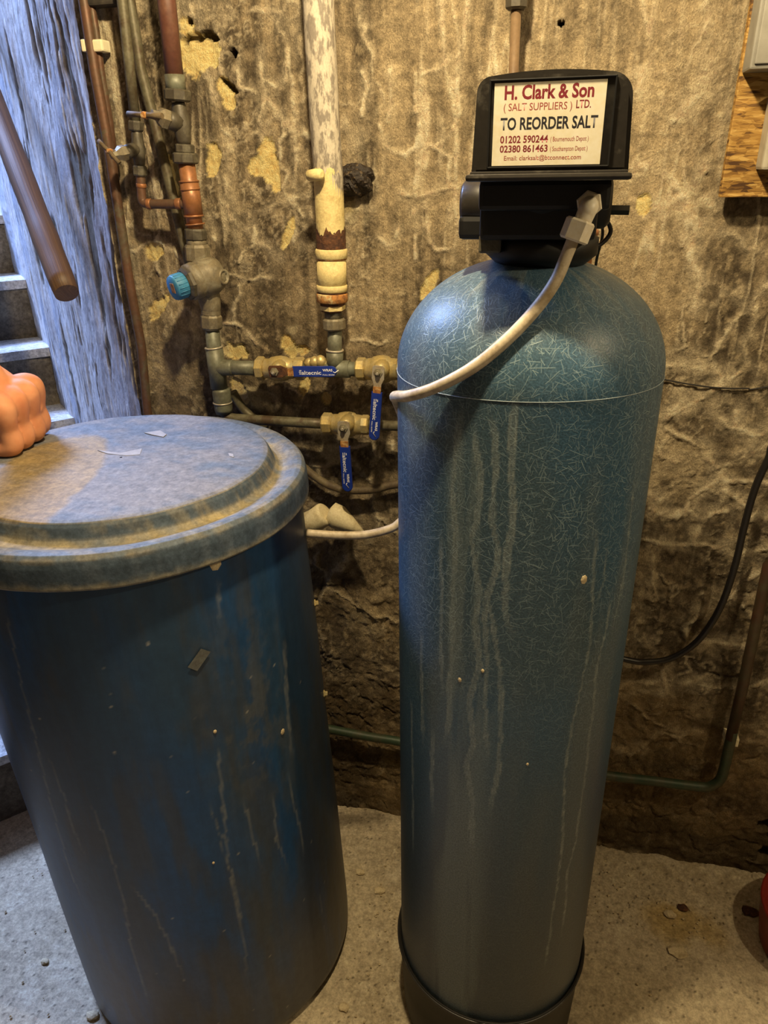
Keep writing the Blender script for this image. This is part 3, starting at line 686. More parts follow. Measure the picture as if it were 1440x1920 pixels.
for t in (0.95, 1.4):
    q = p0 + dv * t
    MB().tube([q - Vector((0, 0, 0.02)), q - Vector((0, 0, 0.06)) - SA * 0.02, q - Vector((0, 0, 0.07)) - SA * 0.085], 0.008, 10, 4).build('bracket', M_['bronze'], hr)

# ---- dark joist end above the corner pipes
jx0, jx1 = (-0.8169,-0.0300,1.7528), (-0.7586,-0.0300,1.7518)
tag(MB().box(((jx0[0] + jx1[0]) / 2, -0.018, jx0[2] + 0.08), (jx1[0] - jx0[0], 0.03, 0.16), 0.004).build('joist_end', M_['joist']), 'dark timber joist end at the top, above the corner pipes', 'beam')

# ================================================================== PRESSURE VESSEL
VX, VY, VR = -0.042, -0.405, 0.168
VSH = 0.0127
soft = thing('water_softener', (VX, VY, 0), 'tall blue fibreglass pressure vessel with black control head and salt supplier label', 'water softener')
nth = 420; nzv = 460
prof = []
for z in np.linspace(0.165, 1.27, nzv - 90): prof.append((VR, z))
for t in np.linspace(0, 1, 91)[1:]:
    a = t * math.pi / 2 * 0.86
    prof.append((VR * math.cos(a) ** 0.94, 1.27 + 0.1335 * math.sin(a) ** 1.0))
prof = np.array(prof)
th = np.linspace(-math.pi, math.pi, nth, endpoint=False)
arc = np.concatenate([[0], np.cumsum(np.hypot(np.diff(prof[:, 0]), np.diff(prof[:, 1])))]) + 0.165
TH, RR = np.meshgrid(th, prof[:, 0]); _, PZ = np.meshgrid(th, prof[:, 1]); _, AR = np.meshgrid(th, arc)
P = np.stack([VX + RR * np.sin(TH), VY + VSH * PZ - RR * np.cos(TH), PZ], -1)
U = TH * VR
n1 = fbm(U * 6, AR * 3, 4, 130); n2 = fbm(U * 60, AR * 12, 4, 131, 0.6)
cv = np.empty(TH.shape + (3,)); cv[:] = (0.045, 0.104, 0.172)
cv = mixc(cv, (0.052, 0.092, 0.125), ss(0.4, 0.7, n1))
cv = mixc(cv, (0.16, 0.17, 0.155), ss(0.5, 0.75, fbm(U * 14, AR * 1.8, 4, 132) ) * 0.35)
shaded = (1 - ss(0.25, 1.0, AR + 0.3 * (n1 - 0.5)))  # lower shell darkened: weak light low on the vessel put into the colour
cv = mixc(cv, (0.040, 0.042, 0.040), shaded * 0.75)
top_d = ss(1.33, 1.42, AR); cv = mixc(cv, (0.20, 0.22, 0.20), top_d * ss(0.45, 0.7, n2) * 0.5)
def drips(cv, U_, Zg, R0, lines, colr, amt):
    acc = np.zeros(Zg.shape)
    for k, (w, pts) in enumerate(lines):
        pts = sorted(pts, key=lambda p: p[1])
        zz = np.array([p[1] for p in pts]); tt = np.array([p[0] for p in pts])
        c0 = np.interp(Zg, zz, tt) * R0 + 0.0035 * (fbm(Zg * 55 + k * 7, Zg * 0 + k, 3, 140 + k) - 0.5)
        ww = w * (0.55 + 0.9 * fbm(Zg * 30 + k * 3, Zg * 0 + k, 3, 160 + k))
        inz = ss(zz[0] - 0.02, zz[0] + 0.05, Zg) * (1 - ss(zz[-1] - 0.03, zz[-1] + 0.01, Zg))
        d = np.abs(U_ - c0) / ww
        body = (1 - ss(0.6, 1.05, d)) * (0.5 + 0.5 * ss(0.35, 0.8, d))
        acc = np.maximum(acc, body * inz * (0.35 + 0.65 * fbm(U_ * 300, Zg * 130, 3, 180 + k)))
    return mixc(cv, colr, np.clip(acc * amt, 0, 1))
VW = 0.72
vlines = [
 (.0055, [(-0.3872,1.2542), (-0.4171,1.2103), (-0.4338,1.1537), (-0.4057,1.0967), (-0.4097,1.0116), (-0.4066,0.9352), (-0.4236,0.8520), (-0.4065,0.8084), (-0.4693,0.7598)]),
 (.0055, [(-0.2830,1.2356), (-0.2703,1.2148), (-0.2219,1.1755), (-0.2394,1.1172), (-0.2752,1.0944), (-0.1977,1.0275), (-0.2192,0.9764), (-0.1711,0.9169), (-0.2411,0.8550), (-0.1927,0.7788), (-0.2445,0.7348), (-0.1757,0.6793), (-0.1625,0.5722)]),
 (.0055, [(-0.1784,1.2535), (-0.1334,1.2231), (-0.1237,1.1639), (-0.1267,1.1206), (-0.0849,1.0948), (-0.0695,1.0683), (-0.1343,1.0183), (-0.0681,0.9678), (-0.0060,0.9078), (0.0217,0.8433), (0.0305,0.7566), (-0.0274,0.6607)]),
 (.0065, [(-0.0168,1.2776), (-0.0231,1.2460), (-0.0194,1.1929), (0.0088,1.1522), (0.0139,1.1152), (-0.0093,1.0835), (-0.0037,1.0050), (0.0593,0.9685)]),
 (.0030, [(0.6342,1.1108), (0.6777,1.0096), (0.7118,0.9388), (0.6461,0.8489), (0.6141,0.7791), (0.5982,0.7290), (0.6593,0.6113), (0.6654,0.5063), (0.6417,0.3699), (0.6376,0.3098)]),
 (.0026, [(0.7612,1.0825), (0.7667,1.0283), (0.7248,0.9955)]),
 (.0032, [(0.8727,1.0097), (0.8777,0.9620), (0.8113,0.8943), (0.8418,0.8186), (0.8388,0.7099), (0.8304,0.5717), (0.7654,0.5150), (0.8082,0.4357), (0.7975,0.3715)]),
 (.0026, [(1.0222,1.0388), (1.0007,0.9848), (0.9609,0.9434)]),
 (.0045, [(-0.9004,0.7924), (-0.8683,0.6534), (-0.8551,0.4829)]),
 (.0050, [(-0.5828,0.7745), (-0.5930,0.6859), (-0.5662,0.6134)]),
 (.0050, [(-0.7428,0.9301), (-0.7294,0.8323), (-0.7078,0.7275)]),
 (.0040, [(-0.5401,1.0896), (-0.5197,1.0141), (-0.5185,0.9236), (-0.4919,0.8463)]),
 (.0050, [(-0.1603,1.0251), (-0.1197,0.9308), (-0.1062,0.8451), (-0.0677,0.7635)]),
 (.0028, [(0.9892,1.1580), (1.0145,1.0774), (1.0436,0.9897)]),
]
cv = drips(cv, U, PZ, VR, [(w * VW, p) for w, p in vlines], (0.30, 0.34, 0.32), 0.95)
cv = mixc(cv, (0.20, 0.24, 0.23), (1 - ss(0.3, 1.0, np.abs(TH + 0.28) / 0.34)) * ss(0.45, 0.62, fbm(U * 45, AR * 3.0, 4, 133)) * (1 - ss(1.2, 1.27, AR)) * 0.4)
fib = 0.12 + 0.95 * ss(0.6, 1.15, AR)  # fibre colour fades downwards, painting in the weaker light there
uvg = np.stack([U, AR], -1); uv_wrap = 2 * math.pi * VR
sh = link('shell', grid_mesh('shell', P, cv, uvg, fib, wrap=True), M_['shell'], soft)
# the winding line round the shoulder
ring = [(VX + (VR + 0.0003) * math.sin(a), VY + VSH * 1.27 - (VR + 0.0003) * math.cos(a), 1.268 + 0.0025 * math.sin(a * 2 + 1)) for a in np.linspace(0, 2 * math.pi, 121)]
MB().tube(ring, 0.0005, 5).build('winding_thread', M_['thread'], soft)
# black moulded foot
ft = MB().rev((VX, VY, 0.0), (0, 0, 1), [(0.0, .158), (0.012, .163), (0.10, .1665), (0.172, .1695), (0.180, .1725), (0.1865, .1735), (0.191, .1725), (0.1915, .1690), (0.18, .1675)], 96).build('base_boot', M_['boot'], soft)
rim = [(VX + 0.1730 * math.sin(a), VY - 0.1730 * math.cos(a), 0.188) for a in np.linspace(0, 2 * math.pi, 121)]
MB().tube(rim, 0.0022, 8).build('boot_rim', M_['cover'], ft)
# flecks on the shell
for tz, rr in (((0.5783,1.0421), .005), ((-0.3298,0.8812), .003), ((-0.1429,0.9063), .0025), ((0.2602,0.7572), .002)):
    a, z = tz; p = Vector((VX + (VR) * math.sin(a), VY + VSH * z - VR * math.cos(a), z)); n = Vector((math.sin(a), -math.cos(a), 0))
    MB().rev(p - n * 0.0008, n, [(0, rr), (0.0012, rr * .9), (0.002, rr * .4)], 7, False, ell=1.4).build('plaster_fleck', M_['pebble'], soft)

# ---- control valve
HX, HY = -0.034, -0.392
vb = MB()
vb.rev((HX, HY, 1.395), (0, 0, 1), [(0, .052), (.012, .066), (.03, .066), (.034, .058), (.055, .058), (.06, .07), (.075, .075), (.11, .075)], 40)
vb.box((HX - .004, HY - .01, 1.455), (.128, .12, .055), .006)
vb.box((HX + .002, HY - .02, 1.475), (.138, .15, .03), .005)
body = vb.build('valve_body', M_['black'], soft)
# left piston cap and lower block
pc = (-0.1159,-0.4200,1.4623)
MB().rev((pc[0] - .012, -.42, pc[2] + .002), (1, 0, 0), [(0, .020), (.004, .025), (.03, .026), (.06, .026)], 28).build('piston_cap', M_['cover'], soft)
pc = (-0.1152,-0.4200,1.4396)
MB().box((pc[0] + .012, -.42, pc[2]), (.05, .05, .026), .006).build('injector_block', M_['black'], soft)
pc = (-0.0964,-0.4300,1.4223)
MB().box((pc[0] + .006, -.43, pc[2]), (.026, .04, .02), .003).build('bracket', M_['bronze'], soft)
# black spigot at right
MB().tube([(0.0145,-0.4000,1.4559), (0.0618,-0.4000,1.4551)], 0.0052, 4, sm=False).build('spigot', M_['black'], soft)
MB().rev((0.0047,-0.4100,1.4639), (1, 0, 0), [(0, .028), (.03, .028), (.036, .022)], 20).build('motor_housing', M_['black'], soft)
# cover: rounded hood, flange, smoked panel
def rr_outline(x0, x1, z0, z1, r_tl, r_tr, bulge=0.0, taper=0.0):
    o = [(x0 - taper, z0), (x1 + taper, z0)]
    for k in range(9):
        a = math.pi / 2 * k / 8; o.append((x1 - r_tr + r_tr * math.cos(a), z1 - r_tr + r_tr * math.sin(a)))
    for k in range(1, 8):
        t = k / 8; o.append((x1 - r_tr + (x0 + r_tl - x1 + r_tr) * t, z1 + bulge * 4 * t * (1 - t)))
    for k in range(9):
        a = math.pi / 2 + math.pi / 2 * k / 8; o.append((x0 + r_tl + r_tl * math.cos(a), z1 - r_tl + r_tl * math.sin(a)))
    return o
hood = MB().prism(rr_outline(-0.0988, 0.0442, 1.4973, 1.581, .014, .0215, .0033, .003), (0, -.370, 0), (1, 0, 0), (0, 0, 1), .180, .004)
cover = hood.build('control_cover', M_['cover'], soft)
fl_ = MB(); fl_.box((-0.0278, -.462, 1.494), (.1567, .198, .0066), .003); fl_.box((-0.0278, -.462, 1.4976), (.149, .188, .004), .0015)
fl_.build('cover_flange', M_['cover'], cover)
fr = MB()
px0, px1, pz0, pz1 = -0.0864, 0.0288, 1.502, 1.5775
for (a, b, c_, d_) in ((px0, px1, pz1 - .0016, pz1), (px0, px1, pz0, pz0 + .0016), (px0, px0 + .0016, pz0, pz1), (px1 - .0016, px1, pz0, pz1)):
    fr.box(((a + b) / 2, -.5512, (c_ + d_) / 2), (b - a, .003, d_ - c_), .0006)
fr.build('panel_bezel', M_['black'], cover)
MB().box(((px0 + px1) / 2, -.5499, (pz0 + pz1) / 2), (px1 - px0 - .002, .0022, pz1 - pz0 - .002), .0006).build('front_panel', M_['window'], cover)
# label and its printing
lab = MB().box((-0.0307, -.55125, 1.5394), (0.1019, .0007, 0.0702), .0002).build('label', M_['label'], soft)
def text(s, x0, x1, zb, cap, m, parent, y, bold=0.0, name='lettering', ux=Vector((1, 0, 0)), uz=Vector((0, 0, 1)), org=None, thick=0.00004):
    cu = bpy.data.curves.new('t', 'FONT'); cu.body = s; cu.size = 1.0; cu.offset = bold; cu.extrude = 0.0; cu.resolution_u = 3
    o = bpy.data.objects.new('t', cu); C.objects.link(o)
    dg = bpy.context.evaluated_depsgraph_get(); dg.update()
    me = bpy.data.meshes.new_from_object(o.evaluated_get(dg))
    bpy.data.objects.remove(o); bpy.data.curves.remove(cu)
    co = np.empty(len(me.vertices) * 3); me.vertices.foreach_get('co', co); co = co.reshape(-1, 3)
    mnx, mxx = co[:, 0].min(), co[:, 0].max()
    sx = (x1 - x0) / (mxx - mnx); sz = cap / 0.70
    o0 = Vector((x0, y, zb)) if org is None else Vector(org)
    n = ux.cross(uz).normalized()
    for v in me.vertices:
        q = v.co.copy(); v.co = o0 + ux * ((q.x - mnx) * sx) + uz * (q.y * sz) + n * thick
    return link(name, me, m, parent)
LY = -.5516
text('H. Clark & Son', -0.072, 0.0094, 1.5609, 0.0112, M_['maroon'], lab, LY, 0.03)
text('( SALT SUPPLIERS )', -0.0723, -0.0094, 1.5513, 0.0062, M_['red_ink'], lab, LY, 0.002)
text('LTD.', -0.0058, 0.0075, 1.5519, 0.0066, M_['maroon'], lab, LY, 0.015)
text('TO REORDER SALT', -0.0747, 0.0149, 1.5355, 0.01, M_['dark_ink'], lab, LY, 0.026)
text('01202 590244', -0.0743, -0.0293, 1.5242, 0.006, M_['maroon'], lab, LY, 0.022)
text('( Bournemouth Depot )', -0.027, 0.008, 1.5247, 0.004, M_['red_ink'], lab, LY, 0.004)
text('02380 861463', -0.0743, -0.0291, 1.5162, 0.0058, M_['maroon'], lab, LY, 0.022)
text('( Southampton Depot )', -0.0268, 0.0078, 1.5164, 0.004, M_['red_ink'], lab, LY, 0.004)
text('Email: clarksalt@btconnect.com', -0.0699, 0.0024, 1.5091, 0.004, M_['red_ink'], lab, LY, 0.006)
# cables of the head
MB().tube([(0.0221,-0.4000,1.4507), (0.0388,-0.3900,1.4425), (0.0441,-0.3850,1.4287), (0.0308,-0.3900,1.4148), (0.0101,-0.4000,1.4127), (0.0009,-0.4000,1.4198)], .0026, 8, 6).build('lead', M_['black_cable'], soft)
MB().tube([(0.0312,-0.3800,1.4483), (0.0366,-0.3600,1.4253), (0.0339,-0.3300,1.3974), (0.0335,-0.2800,1.3576)], .0019, 8, 5).build('lead', M_['black_cable'], soft)

# ---- brine tube with its white elbow
bt = thing('brine_tube', (0.0070,-0.4900,1.4390), 'cream plastic tube with white elbow hanging across the blue dome towards the salt bin', 'tube')
el = (0.0153,-0.4880,1.4661)
MB().rev((el[0], el[1] + .045, el[2]), (0, -1, 0), [(0, .010), (.033, .010), (.034, .0138), (.046, .0140), (.048, .0125)], 6, False, .3).build('hex_boss', M_['nylon'], bt)
MB().tube([(el[0], el[1] + .01, el[2]), (el[0], el[1] - .010, el[2] - .002), (0.0123,-0.5000,1.4570), (0.0072,-0.5020,1.4426)], [.0085, .0096, .0094, .0090], 18, 5).build('elbow', M_['nylon'], bt)
a_, b_ = Vector((0.0085,-0.5010,1.4519)), Vector((0.0017,-0.5030,1.4312))
MB().rev(a_, b_ - a_, [(0, .0135), (.002, .0155), ((b_ - a_).length - .002, .0155), ((b_ - a_).length, .0135)], 6, False, .1).build('compression_nut', M_['nylon'], bt)
MB().tube([(0.0033,-0.5020,1.4374), (-0.0027,-0.5050,1.4191), (-0.0134,-0.5160,1.3906), (-0.0330,-0.5300,1.3620), (-0.0613,-0.5450,1.3319), (-0.0940,-0.5520,1.3044), (-0.1333,-0.5450,1.2796), (-0.1689,-0.5270,1.2621), (-0.1910,-0.4970,1.2516), (-0.2032,-0.4550,1.2373), (-0.2094,-0.4150,1.2201), (-.215, -.345, 1.165), (-.212, -.305, 1.06), (-.200, -.27, .98), (-0.2258,-0.3000,0.9865), (-0.2431,-0.3100,0.9752), (-0.2809,-0.3200,0.9648), (-0.3214,-0.3350,0.9664), (-0.3767,-0.3450,0.9697)],
          .0068, 14, 8).build('tube', M_['tube'], bt)

# ---- copper pipe behind the head and pipe above it
cp = thing('copper_pipe', (0.0225,-0.2000,1.3535), 'pinkish copper pipe with a soldered collar standing behind the control head', 'pipe')
r_ = .0135
MB().tube([(0.0140,-0.2600,1.4532), (0.0161,-0.2600,1.4167), (0.0166,-0.2550,1.3750), ((0.0166,-0.2550,1.3750)[0], -.25, .6)], r_, 20).build('pipe', M_['copper'], cp)
MB().rev((0.0158,-0.2600,1.4127), (0, 0, 1), [(0, r_ + .001), (.004, r_ + .006), (.009, r_ + .006), (.013, r_ + .001)], 20).build('collar', M_['copper'], cp)
tp = thing('drop_pipe', (-0.1016,-0.0500,1.6321), 'tan copper pipe dropping behind the control head below a dark square socket', 'pipe')
q = (-0.1060,-0.0500,1.7088)
MB().tube([(q[0], -.05, q[2]), (q[0] + .004, -.05, 1.2)], 0.0075, 18).build('pipe', M_['tan_pipe'], tp)
MB().rev((q[0], -.05, q[2] - .002), (0, 0, 1), [(0, .012), (.003, .0165), (.05, .0172), (.052, .015)], 8, False, .5).build('socket', M_['bronze'], tp)
MB().tube([(q[0], -.05, q[2] + .05), (q[0], -.05, 2.38)], .011, 18).build('pipe', M_['old_copper'], tp)

# ================================================================== BRINE TANK
TX, TY = -0.6245, -0.3803
def tc_(z): return np.array([TX - 0.0144 * z, TY - 0.0372 * z])
tank = thing('brine_tank', (TX, TY, 0), 'big round blue plastic salt bin with dust-covered stepped lid, left of the pressure vessel', 'salt bin')
prof = np.array([(0.262, 0.0), (0.272, 0.006), (0.2785, 0.02)] + [(0.2795 - 0.0104 * z, z) for z in np.linspace(0.035, 1.055, 330)])
th = np.linspace(-math.pi, math.pi, 440, endpoint=False)
TH, RR = np.meshgrid(th, prof[:, 0]); _, PZ = np.meshgrid(th, prof[:, 1])
bulge = 0.0016 * (fbm(TH * 2.5 + 9, PZ * 4, 3, 200) - 0.5) * 2
P = np.stack([TX - 0.0144 * PZ + (RR + bulge) * np.sin(TH), TY - 0.0372 * PZ - (RR + bulge) * np.cos(TH), PZ], -1)
U = TH * 0.27
ct = np.empty(TH.shape + (3,)); ct[:] = (0.015, 0.066, 0.185)
ct = mixc(ct, (0.024, 0.058, 0.115), ss(0.4, 0.65, fbm(U * 8, PZ * 1.5, 4, 201)))
grime = ss(0.42, 0.68, fbm(U * 30, PZ * 5, 5, 202, 0.6) + 0.16 * (1 - ss(0.2, 0.85, PZ)) - 0.05)
ct = mixc(ct, (0.050, 0.055, 0.060), grime * 0.6)
foot = 1 - ss(0.0, 0.42, PZ + 0.2 * (fbm(U * 7, PZ * 4, 3, 203) - 0.5) + 0.10 * np.cos(TH + 0.9))
ct = mixc(ct, (0.15, 0.125, 0.08), foot * 0.42)
left_foot = (1 - ss(0.1, 0.5, np.abs(TH + 1.25))) * (1 - ss(0.1, 0.5, PZ)); ct = mixc(ct, (0.22, 0.17, 0.09), left_foot * 0.35)
tl = [(.003, [(-0.0978,0.9934), (-0.1414,0.8858), (-0.1733,0.7899), (-0.2224,0.6406), (-0.2476,0.5349), (-0.2442,0.4229)]),
      (.0028, [(-0.1189,0.7463), (-0.1034,0.6648), (-0.1108,0.5870), (-0.0843,0.5433)]),
      (.0036, [(0.7717,0.7405), (0.7483,0.6444), (0.7112,0.5057), (0.7084,0.4063), (0.7013,0.2766), (0.6818,0.2218)]),
      (.0028, [(0.6726,0.6382), (0.6945,0.5740), (0.6968,0.5204)]),
      (.0034, [(0.8569,0.6153), (0.8734,0.5370), (0.8941,0.4593)]),
      (.0034, [(1.0458,0.5895), (1.0221,0.4921), (1.0645,0.4114)]),
      (.0030, [(1.1853,0.5987), (1.1758,0.5409), (1.2103,0.4703), (1.2097,0.4043)]),
      (.0032, [(0.0597,0.6652), (0.0876,0.5899), (0.0899,0.5330), (0.0804,0.4407), (0.0388,0.3178), (0.0426,0.1802)]),
      (.0040, [(0.1631,0.4872), (0.2420,0.4246), (0.2828,0.3452), (0.3091,0.2607)]),
      (.0040, [(0.9342,1.0098), (0.9174,0.9778), (0.9031,0.9447)]),
      (.0060, [(1.3065,0.8571), (1.2542,0.7423), (1.2355,0.6335)]),
      (.0025, [(1.3015,0.2669), (1.3155,0.1997), (1.3128,0.1356)])]
tl = [(w * 0.72, p) for w, p in tl]
scuff = np.exp(-((U - (1.0027,0.7680)[0] * 0.274) / 0.07) ** 2 - ((PZ - (1.0027,0.7680)[1]) / 0.17) ** 2)
ct = mixc(ct, (0.085, 0.095, 0.105), scuff * ss(0.42, 0.62, fbm(U * 45, PZ * 22, 5, 206, 0.65)) * 0.75)
ct = drips(ct, U, PZ, 0.274, tl, (0.23, 0.24, 0.235), 0.9)
d5, _, c6 = vor(U * 55, PZ * 40, 204); ct = mixc(ct, (0.4, 0.38, 0.33), (1 - ss(0.04, 0.10, d5)) * (c6 > 0.965) * 0.7)
link('body', grid_mesh('body', P, ct, wrap=True), M_['tank'], tank)
# lid: skirt, rim, gutter, raised disc
lc = tc_(1.06); LXc, LYc = float(lc[0]), float(lc[1])
lp = [(.268, 1.052), (.2795, 1.042), (.2815, 1.0445), (.2810, 1.056), (.2800, 1.072), (.2775, 1.083), (.2725, 1.0885), (.266, 1.0895), (.258, 1.0880), (.250, 1.0845), (.243, 1.0825),
      (.2365, 1.0830), (.232, 1.0870), (.2285, 1.0940), (.2255, 1.1020), (.221, 1.1075), (.215, 1.1093), (.19, 1.1098), (.15, 1.1100), (.1, 1.1102), (.05, 1.1102), (.002, 1.1102)]
lp = np.array(lp)
t = np.linspace(0, 1, len(lp)); tt = np.linspace(0, 1, 150)
lr = np.interp(tt, t, lp[:, 0]); lz = np.interp(tt, t, lp[:, 1])
th = np.linspace(-math.pi, math.pi, 360, endpoint=False)
TH, LR = np.meshgrid(th, lr); _, LZ = np.meshgrid(th, lz)
dist_ = LR
LXg, LYg = LR * np.sin(TH), -LR * np.cos(TH)
LZg = LZ + 0.0014 * (fbm(LXg * 14, LYg * 14, 4, 210) - 0.5) * 2
P = np.stack([LXc + LXg, LYc + LYg, LZg], -1)
cl = np.empty(TH.shape + (3,)); cl[:] = (0.095, 0.120, 0.155)
a1 = fbm(LXg * 9, LYg * 9, 5, 211, 0.6); a2 = fbm(LXg * 30, LYg * 60, 4, 212, 0.6)
cl = mixc(cl, (0.170, 0.163, 0.160), ss(0.25, 0.62, a1 + 0.4 * (a2 - 0.5)) * (dist_ < 0.2225) * 0.9)
top_out = (dist_ > 0.2225)
cl = mixc(cl, (0.16, 0.155, 0.135), ss(0.40, 0.62, a2) * top_out * (LZ > 1.082) * 0.8)
gut = np.exp(-((dist_ - 0.241) / 0.014) ** 2)
cl = mixc(cl, (0.33, 0.26, 0.125), np.clip(gut * (0.35 + 1.6 * (a1 - 0.35) + 0.8 * (a2 - 0.5)), 0, 1) * 0.95)
fr_ = np.clip(np.cos(TH + 0.5), 0, 1)
cl = mixc(cl, (0.25, 0.20, 0.12), ss(0.52, 0.70, fbm(TH * 5 + 9, LR * 50, 4, 213)) * top_out * (LZ > 1.078) * 0.5)
lipd = (1 - ss(1.044, 1.058, LZ + 0.012 * (fbm(TH * 25, LZ * 90, 3, 214) - 0.5))) * (LR > 0.27)
cl = mixc(cl, (0.27, 0.235, 0.155), lipd * 0.8)
# warm lamplight on the lid painted as a brown patch beside the hand
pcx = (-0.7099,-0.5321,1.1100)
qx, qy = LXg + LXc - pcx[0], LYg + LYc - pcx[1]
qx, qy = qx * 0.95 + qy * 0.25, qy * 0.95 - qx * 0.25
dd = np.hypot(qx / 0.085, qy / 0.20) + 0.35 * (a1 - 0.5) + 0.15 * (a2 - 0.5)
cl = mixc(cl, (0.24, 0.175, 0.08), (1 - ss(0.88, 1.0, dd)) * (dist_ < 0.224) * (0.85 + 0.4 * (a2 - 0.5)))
skirt = np.clip((LR > 0.272) * (1 - ss(1.076, 1.086, LZ)) + (LR > 0.2225) * (LR < 0.2325) * ss(1.086, 1.092, LZ), 0, 1)
cl = mixc(cl, (0.046, 0.068, 0.098), skirt * (0.90 - 0.45 * ss(0.45, 0.65, a2)) * (1 - 0.75 * lipd))
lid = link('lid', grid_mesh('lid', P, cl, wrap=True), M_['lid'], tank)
for pts in ([(-0.6635,-0.3095,1.1110), (-0.6424,-0.2947,1.1110), (-0.6224,-0.3100,1.1110), (-0.6211,-0.3231,1.1110), (-0.6439,-0.3167,1.1110)],
            [(-0.6923,-0.3997,1.1112), (-0.6507,-0.4038,1.1112), (-0.6268,-0.3802,1.1112), (-0.6166,-0.4044,1.1112), (-0.6354,-0.4126,1.1112), (-0.6701,-0.4098,1.1112)],
            [(-0.4847,-0.3721,1.1110), (-0.4755,-0.3750,1.1110), (-0.4690,-0.3876,1.1110), (-0.4773,-0.3846,1.1110)]):
    o0 = Vector(pts[0]); mb = MB(); n = len(pts)
    for p in pts: mb.v.append(Vector(p))
    for p in pts: mb.v.append(Vector(p) - Vector((0, 0, .0009)))
    mb.face(tuple(range(n))[::-1], False)
    for k in range(n): mb.face((k, (k + 1) % n, n + (k + 1) % n, n + k), False)
    mb.build('paper_scrap', M_['paper'], lid)
def on_tank(a, z, o=0.0):
    c_ = tc_(z); r = 0.2795 - 0.0104 * z + 0.001 + o
    return Vector((c_[0] + r * math.sin(a), c_[1] - r * math.cos(a), z)), Vector((math.sin(a), -math.cos(a), 0))
tpz = [(0.7148,0.8940), (0.7574,0.8831), (0.8420,0.9063), (0.7972,0.9168)]
mb = MB()
NU = 6
for o in (0.0006, 0.0):
    for i in range(NU + 1):
        for j in range(NU + 1):
            u, v = i / NU, j / NU
            a = (tpz[0][0] * (1 - u) + tpz[1][0] * u) * (1 - v) + (tpz[3][0] * (1 - u) + tpz[2][0] * u) * v
            z = (tpz[0][1] * (1 - u) + tpz[1][1] * u) * (1 - v) + (tpz[3][1] * (1 - u) + tpz[2][1] * u) * v
            mb.v.append(on_tank(a, z, o)[0])
for i in range(NU):
    for j in range(NU):
        k = i * (NU + 1) + j; mb.face((k, k + NU + 1, k + NU + 2, k + 1))
mb.build('tape_patch', M_['tape'], tank)
for tz in ((1.9192,0.8192), (1.8398,0.6350)):
    p, n = on_tank(tz[0], tz[1])
    MB().rev(p - n * .002, n, [(0, .007), (.003, .007), (.0032, .0048), (.008, .0045)], 6, False).build('bolt', M_['brass'], tank)
for tz, r in (((1.2011,0.6960), .0045), ((0.7875,0.7682), .0028), ((0.9506,1.0361), .009), ((0.6370,0.5132), .0022)):
    p, n = on_tank(tz[0], tz[1])
    MB().rev(p - n * .001, n, [(0, r), (.0008, r * .8), (.0014, r * .3)], 7, False, ell=1.3).build('plaster_crumb', M_['pebble'], tank)

# ================================================================== PIPEWORK ON THE WALL
def seg_len(a, b): return (Vector(a) - Vector(b)).length
def nut(a, b, r, n=8, name='union_nut', m=None, parent=None, ph=.3):
    a, b = Vector(a), Vector(b); L = (b - a).length
    return MB().rev(a, b - a, [(0, r * .86), (L * .15, r), (L * .85, r), (L, r * .86)], n, False, ph).build(name, m or M_['bronze'], parent)
def collar(a, b, r, name='collar', m=None, parent=None, n=24):
    a, b = Vector(a), Vector(b); L = (b - a).length
    return MB().rev(a, b - a, [(0, r * .93), (L * .12, r), (L * .88, r), (L, r * .93)], n).build(name, m or M_['bronze'], parent)
def jag_tube(a, b, r, amp, name, m, parent, n=72, rows=10, seed=0, lump=0.0):
    """band round a pipe whose upper edge (at a) is ragged"""
    a, b = Vector(a), Vector(b); d, u, w = frame(b - a); L = (b - a).length; mb = MB()
    ang = np.linspace(0, 2 * math.pi, n, endpoint=False)
    edge = amp * (fbm(np.cos(ang) * 3 + 5, np.sin(ang) * 3 + seed, 4, 400 + seed, 0.7) * 2 - 0.6)
    for i in range(rows + 1):
        for k in range(n):
            t = edge[k] + (L - edge[k]) * i / rows
            rr2 = r * (1 + lump * (float(_h(np.array([i * 7 + seed]), np.array([k]), 5)[0]) - .3))
            mb.v.append(a + d * t + u * math.cos(ang[k]) * rr2 + w * math.sin(ang[k]) * rr2)
    for i in range(rows):
        for k in range(n):
            k2 = (k + 1) % n; mb.face((i * n + k, i * n + k2, (i + 1) * n + k2, (i + 1) * n + k))
    return mb.build(name, m, parent)
def top(p, z=2.38): return (p[0] - (0.0), p[1], z)

# main riser: wide brown pipe, stop valve, copper tee, pressure reducer, drop to the ball valves
PY = -.06
ris = thing('brown_riser_pipe', (-0.6573,-0.0600,1.6228), 'wide red-brown pipe coming down from the ceiling to the upper stop valve', 'pipe')
MB().tube([top((-0.6560,-0.0600,1.7480)), (-0.6560,-0.0600,1.7480), (-0.6585,-0.0600,1.6213)], 0.0147, 28).build('pipe', M_['brown_pipe'], ris)
MB().tube([(-0.6577,-0.0600,1.6458), (-0.6582,-0.0600,1.6205)], 0.0163, 28).build('verdigris_end', M_['patina'], ris)

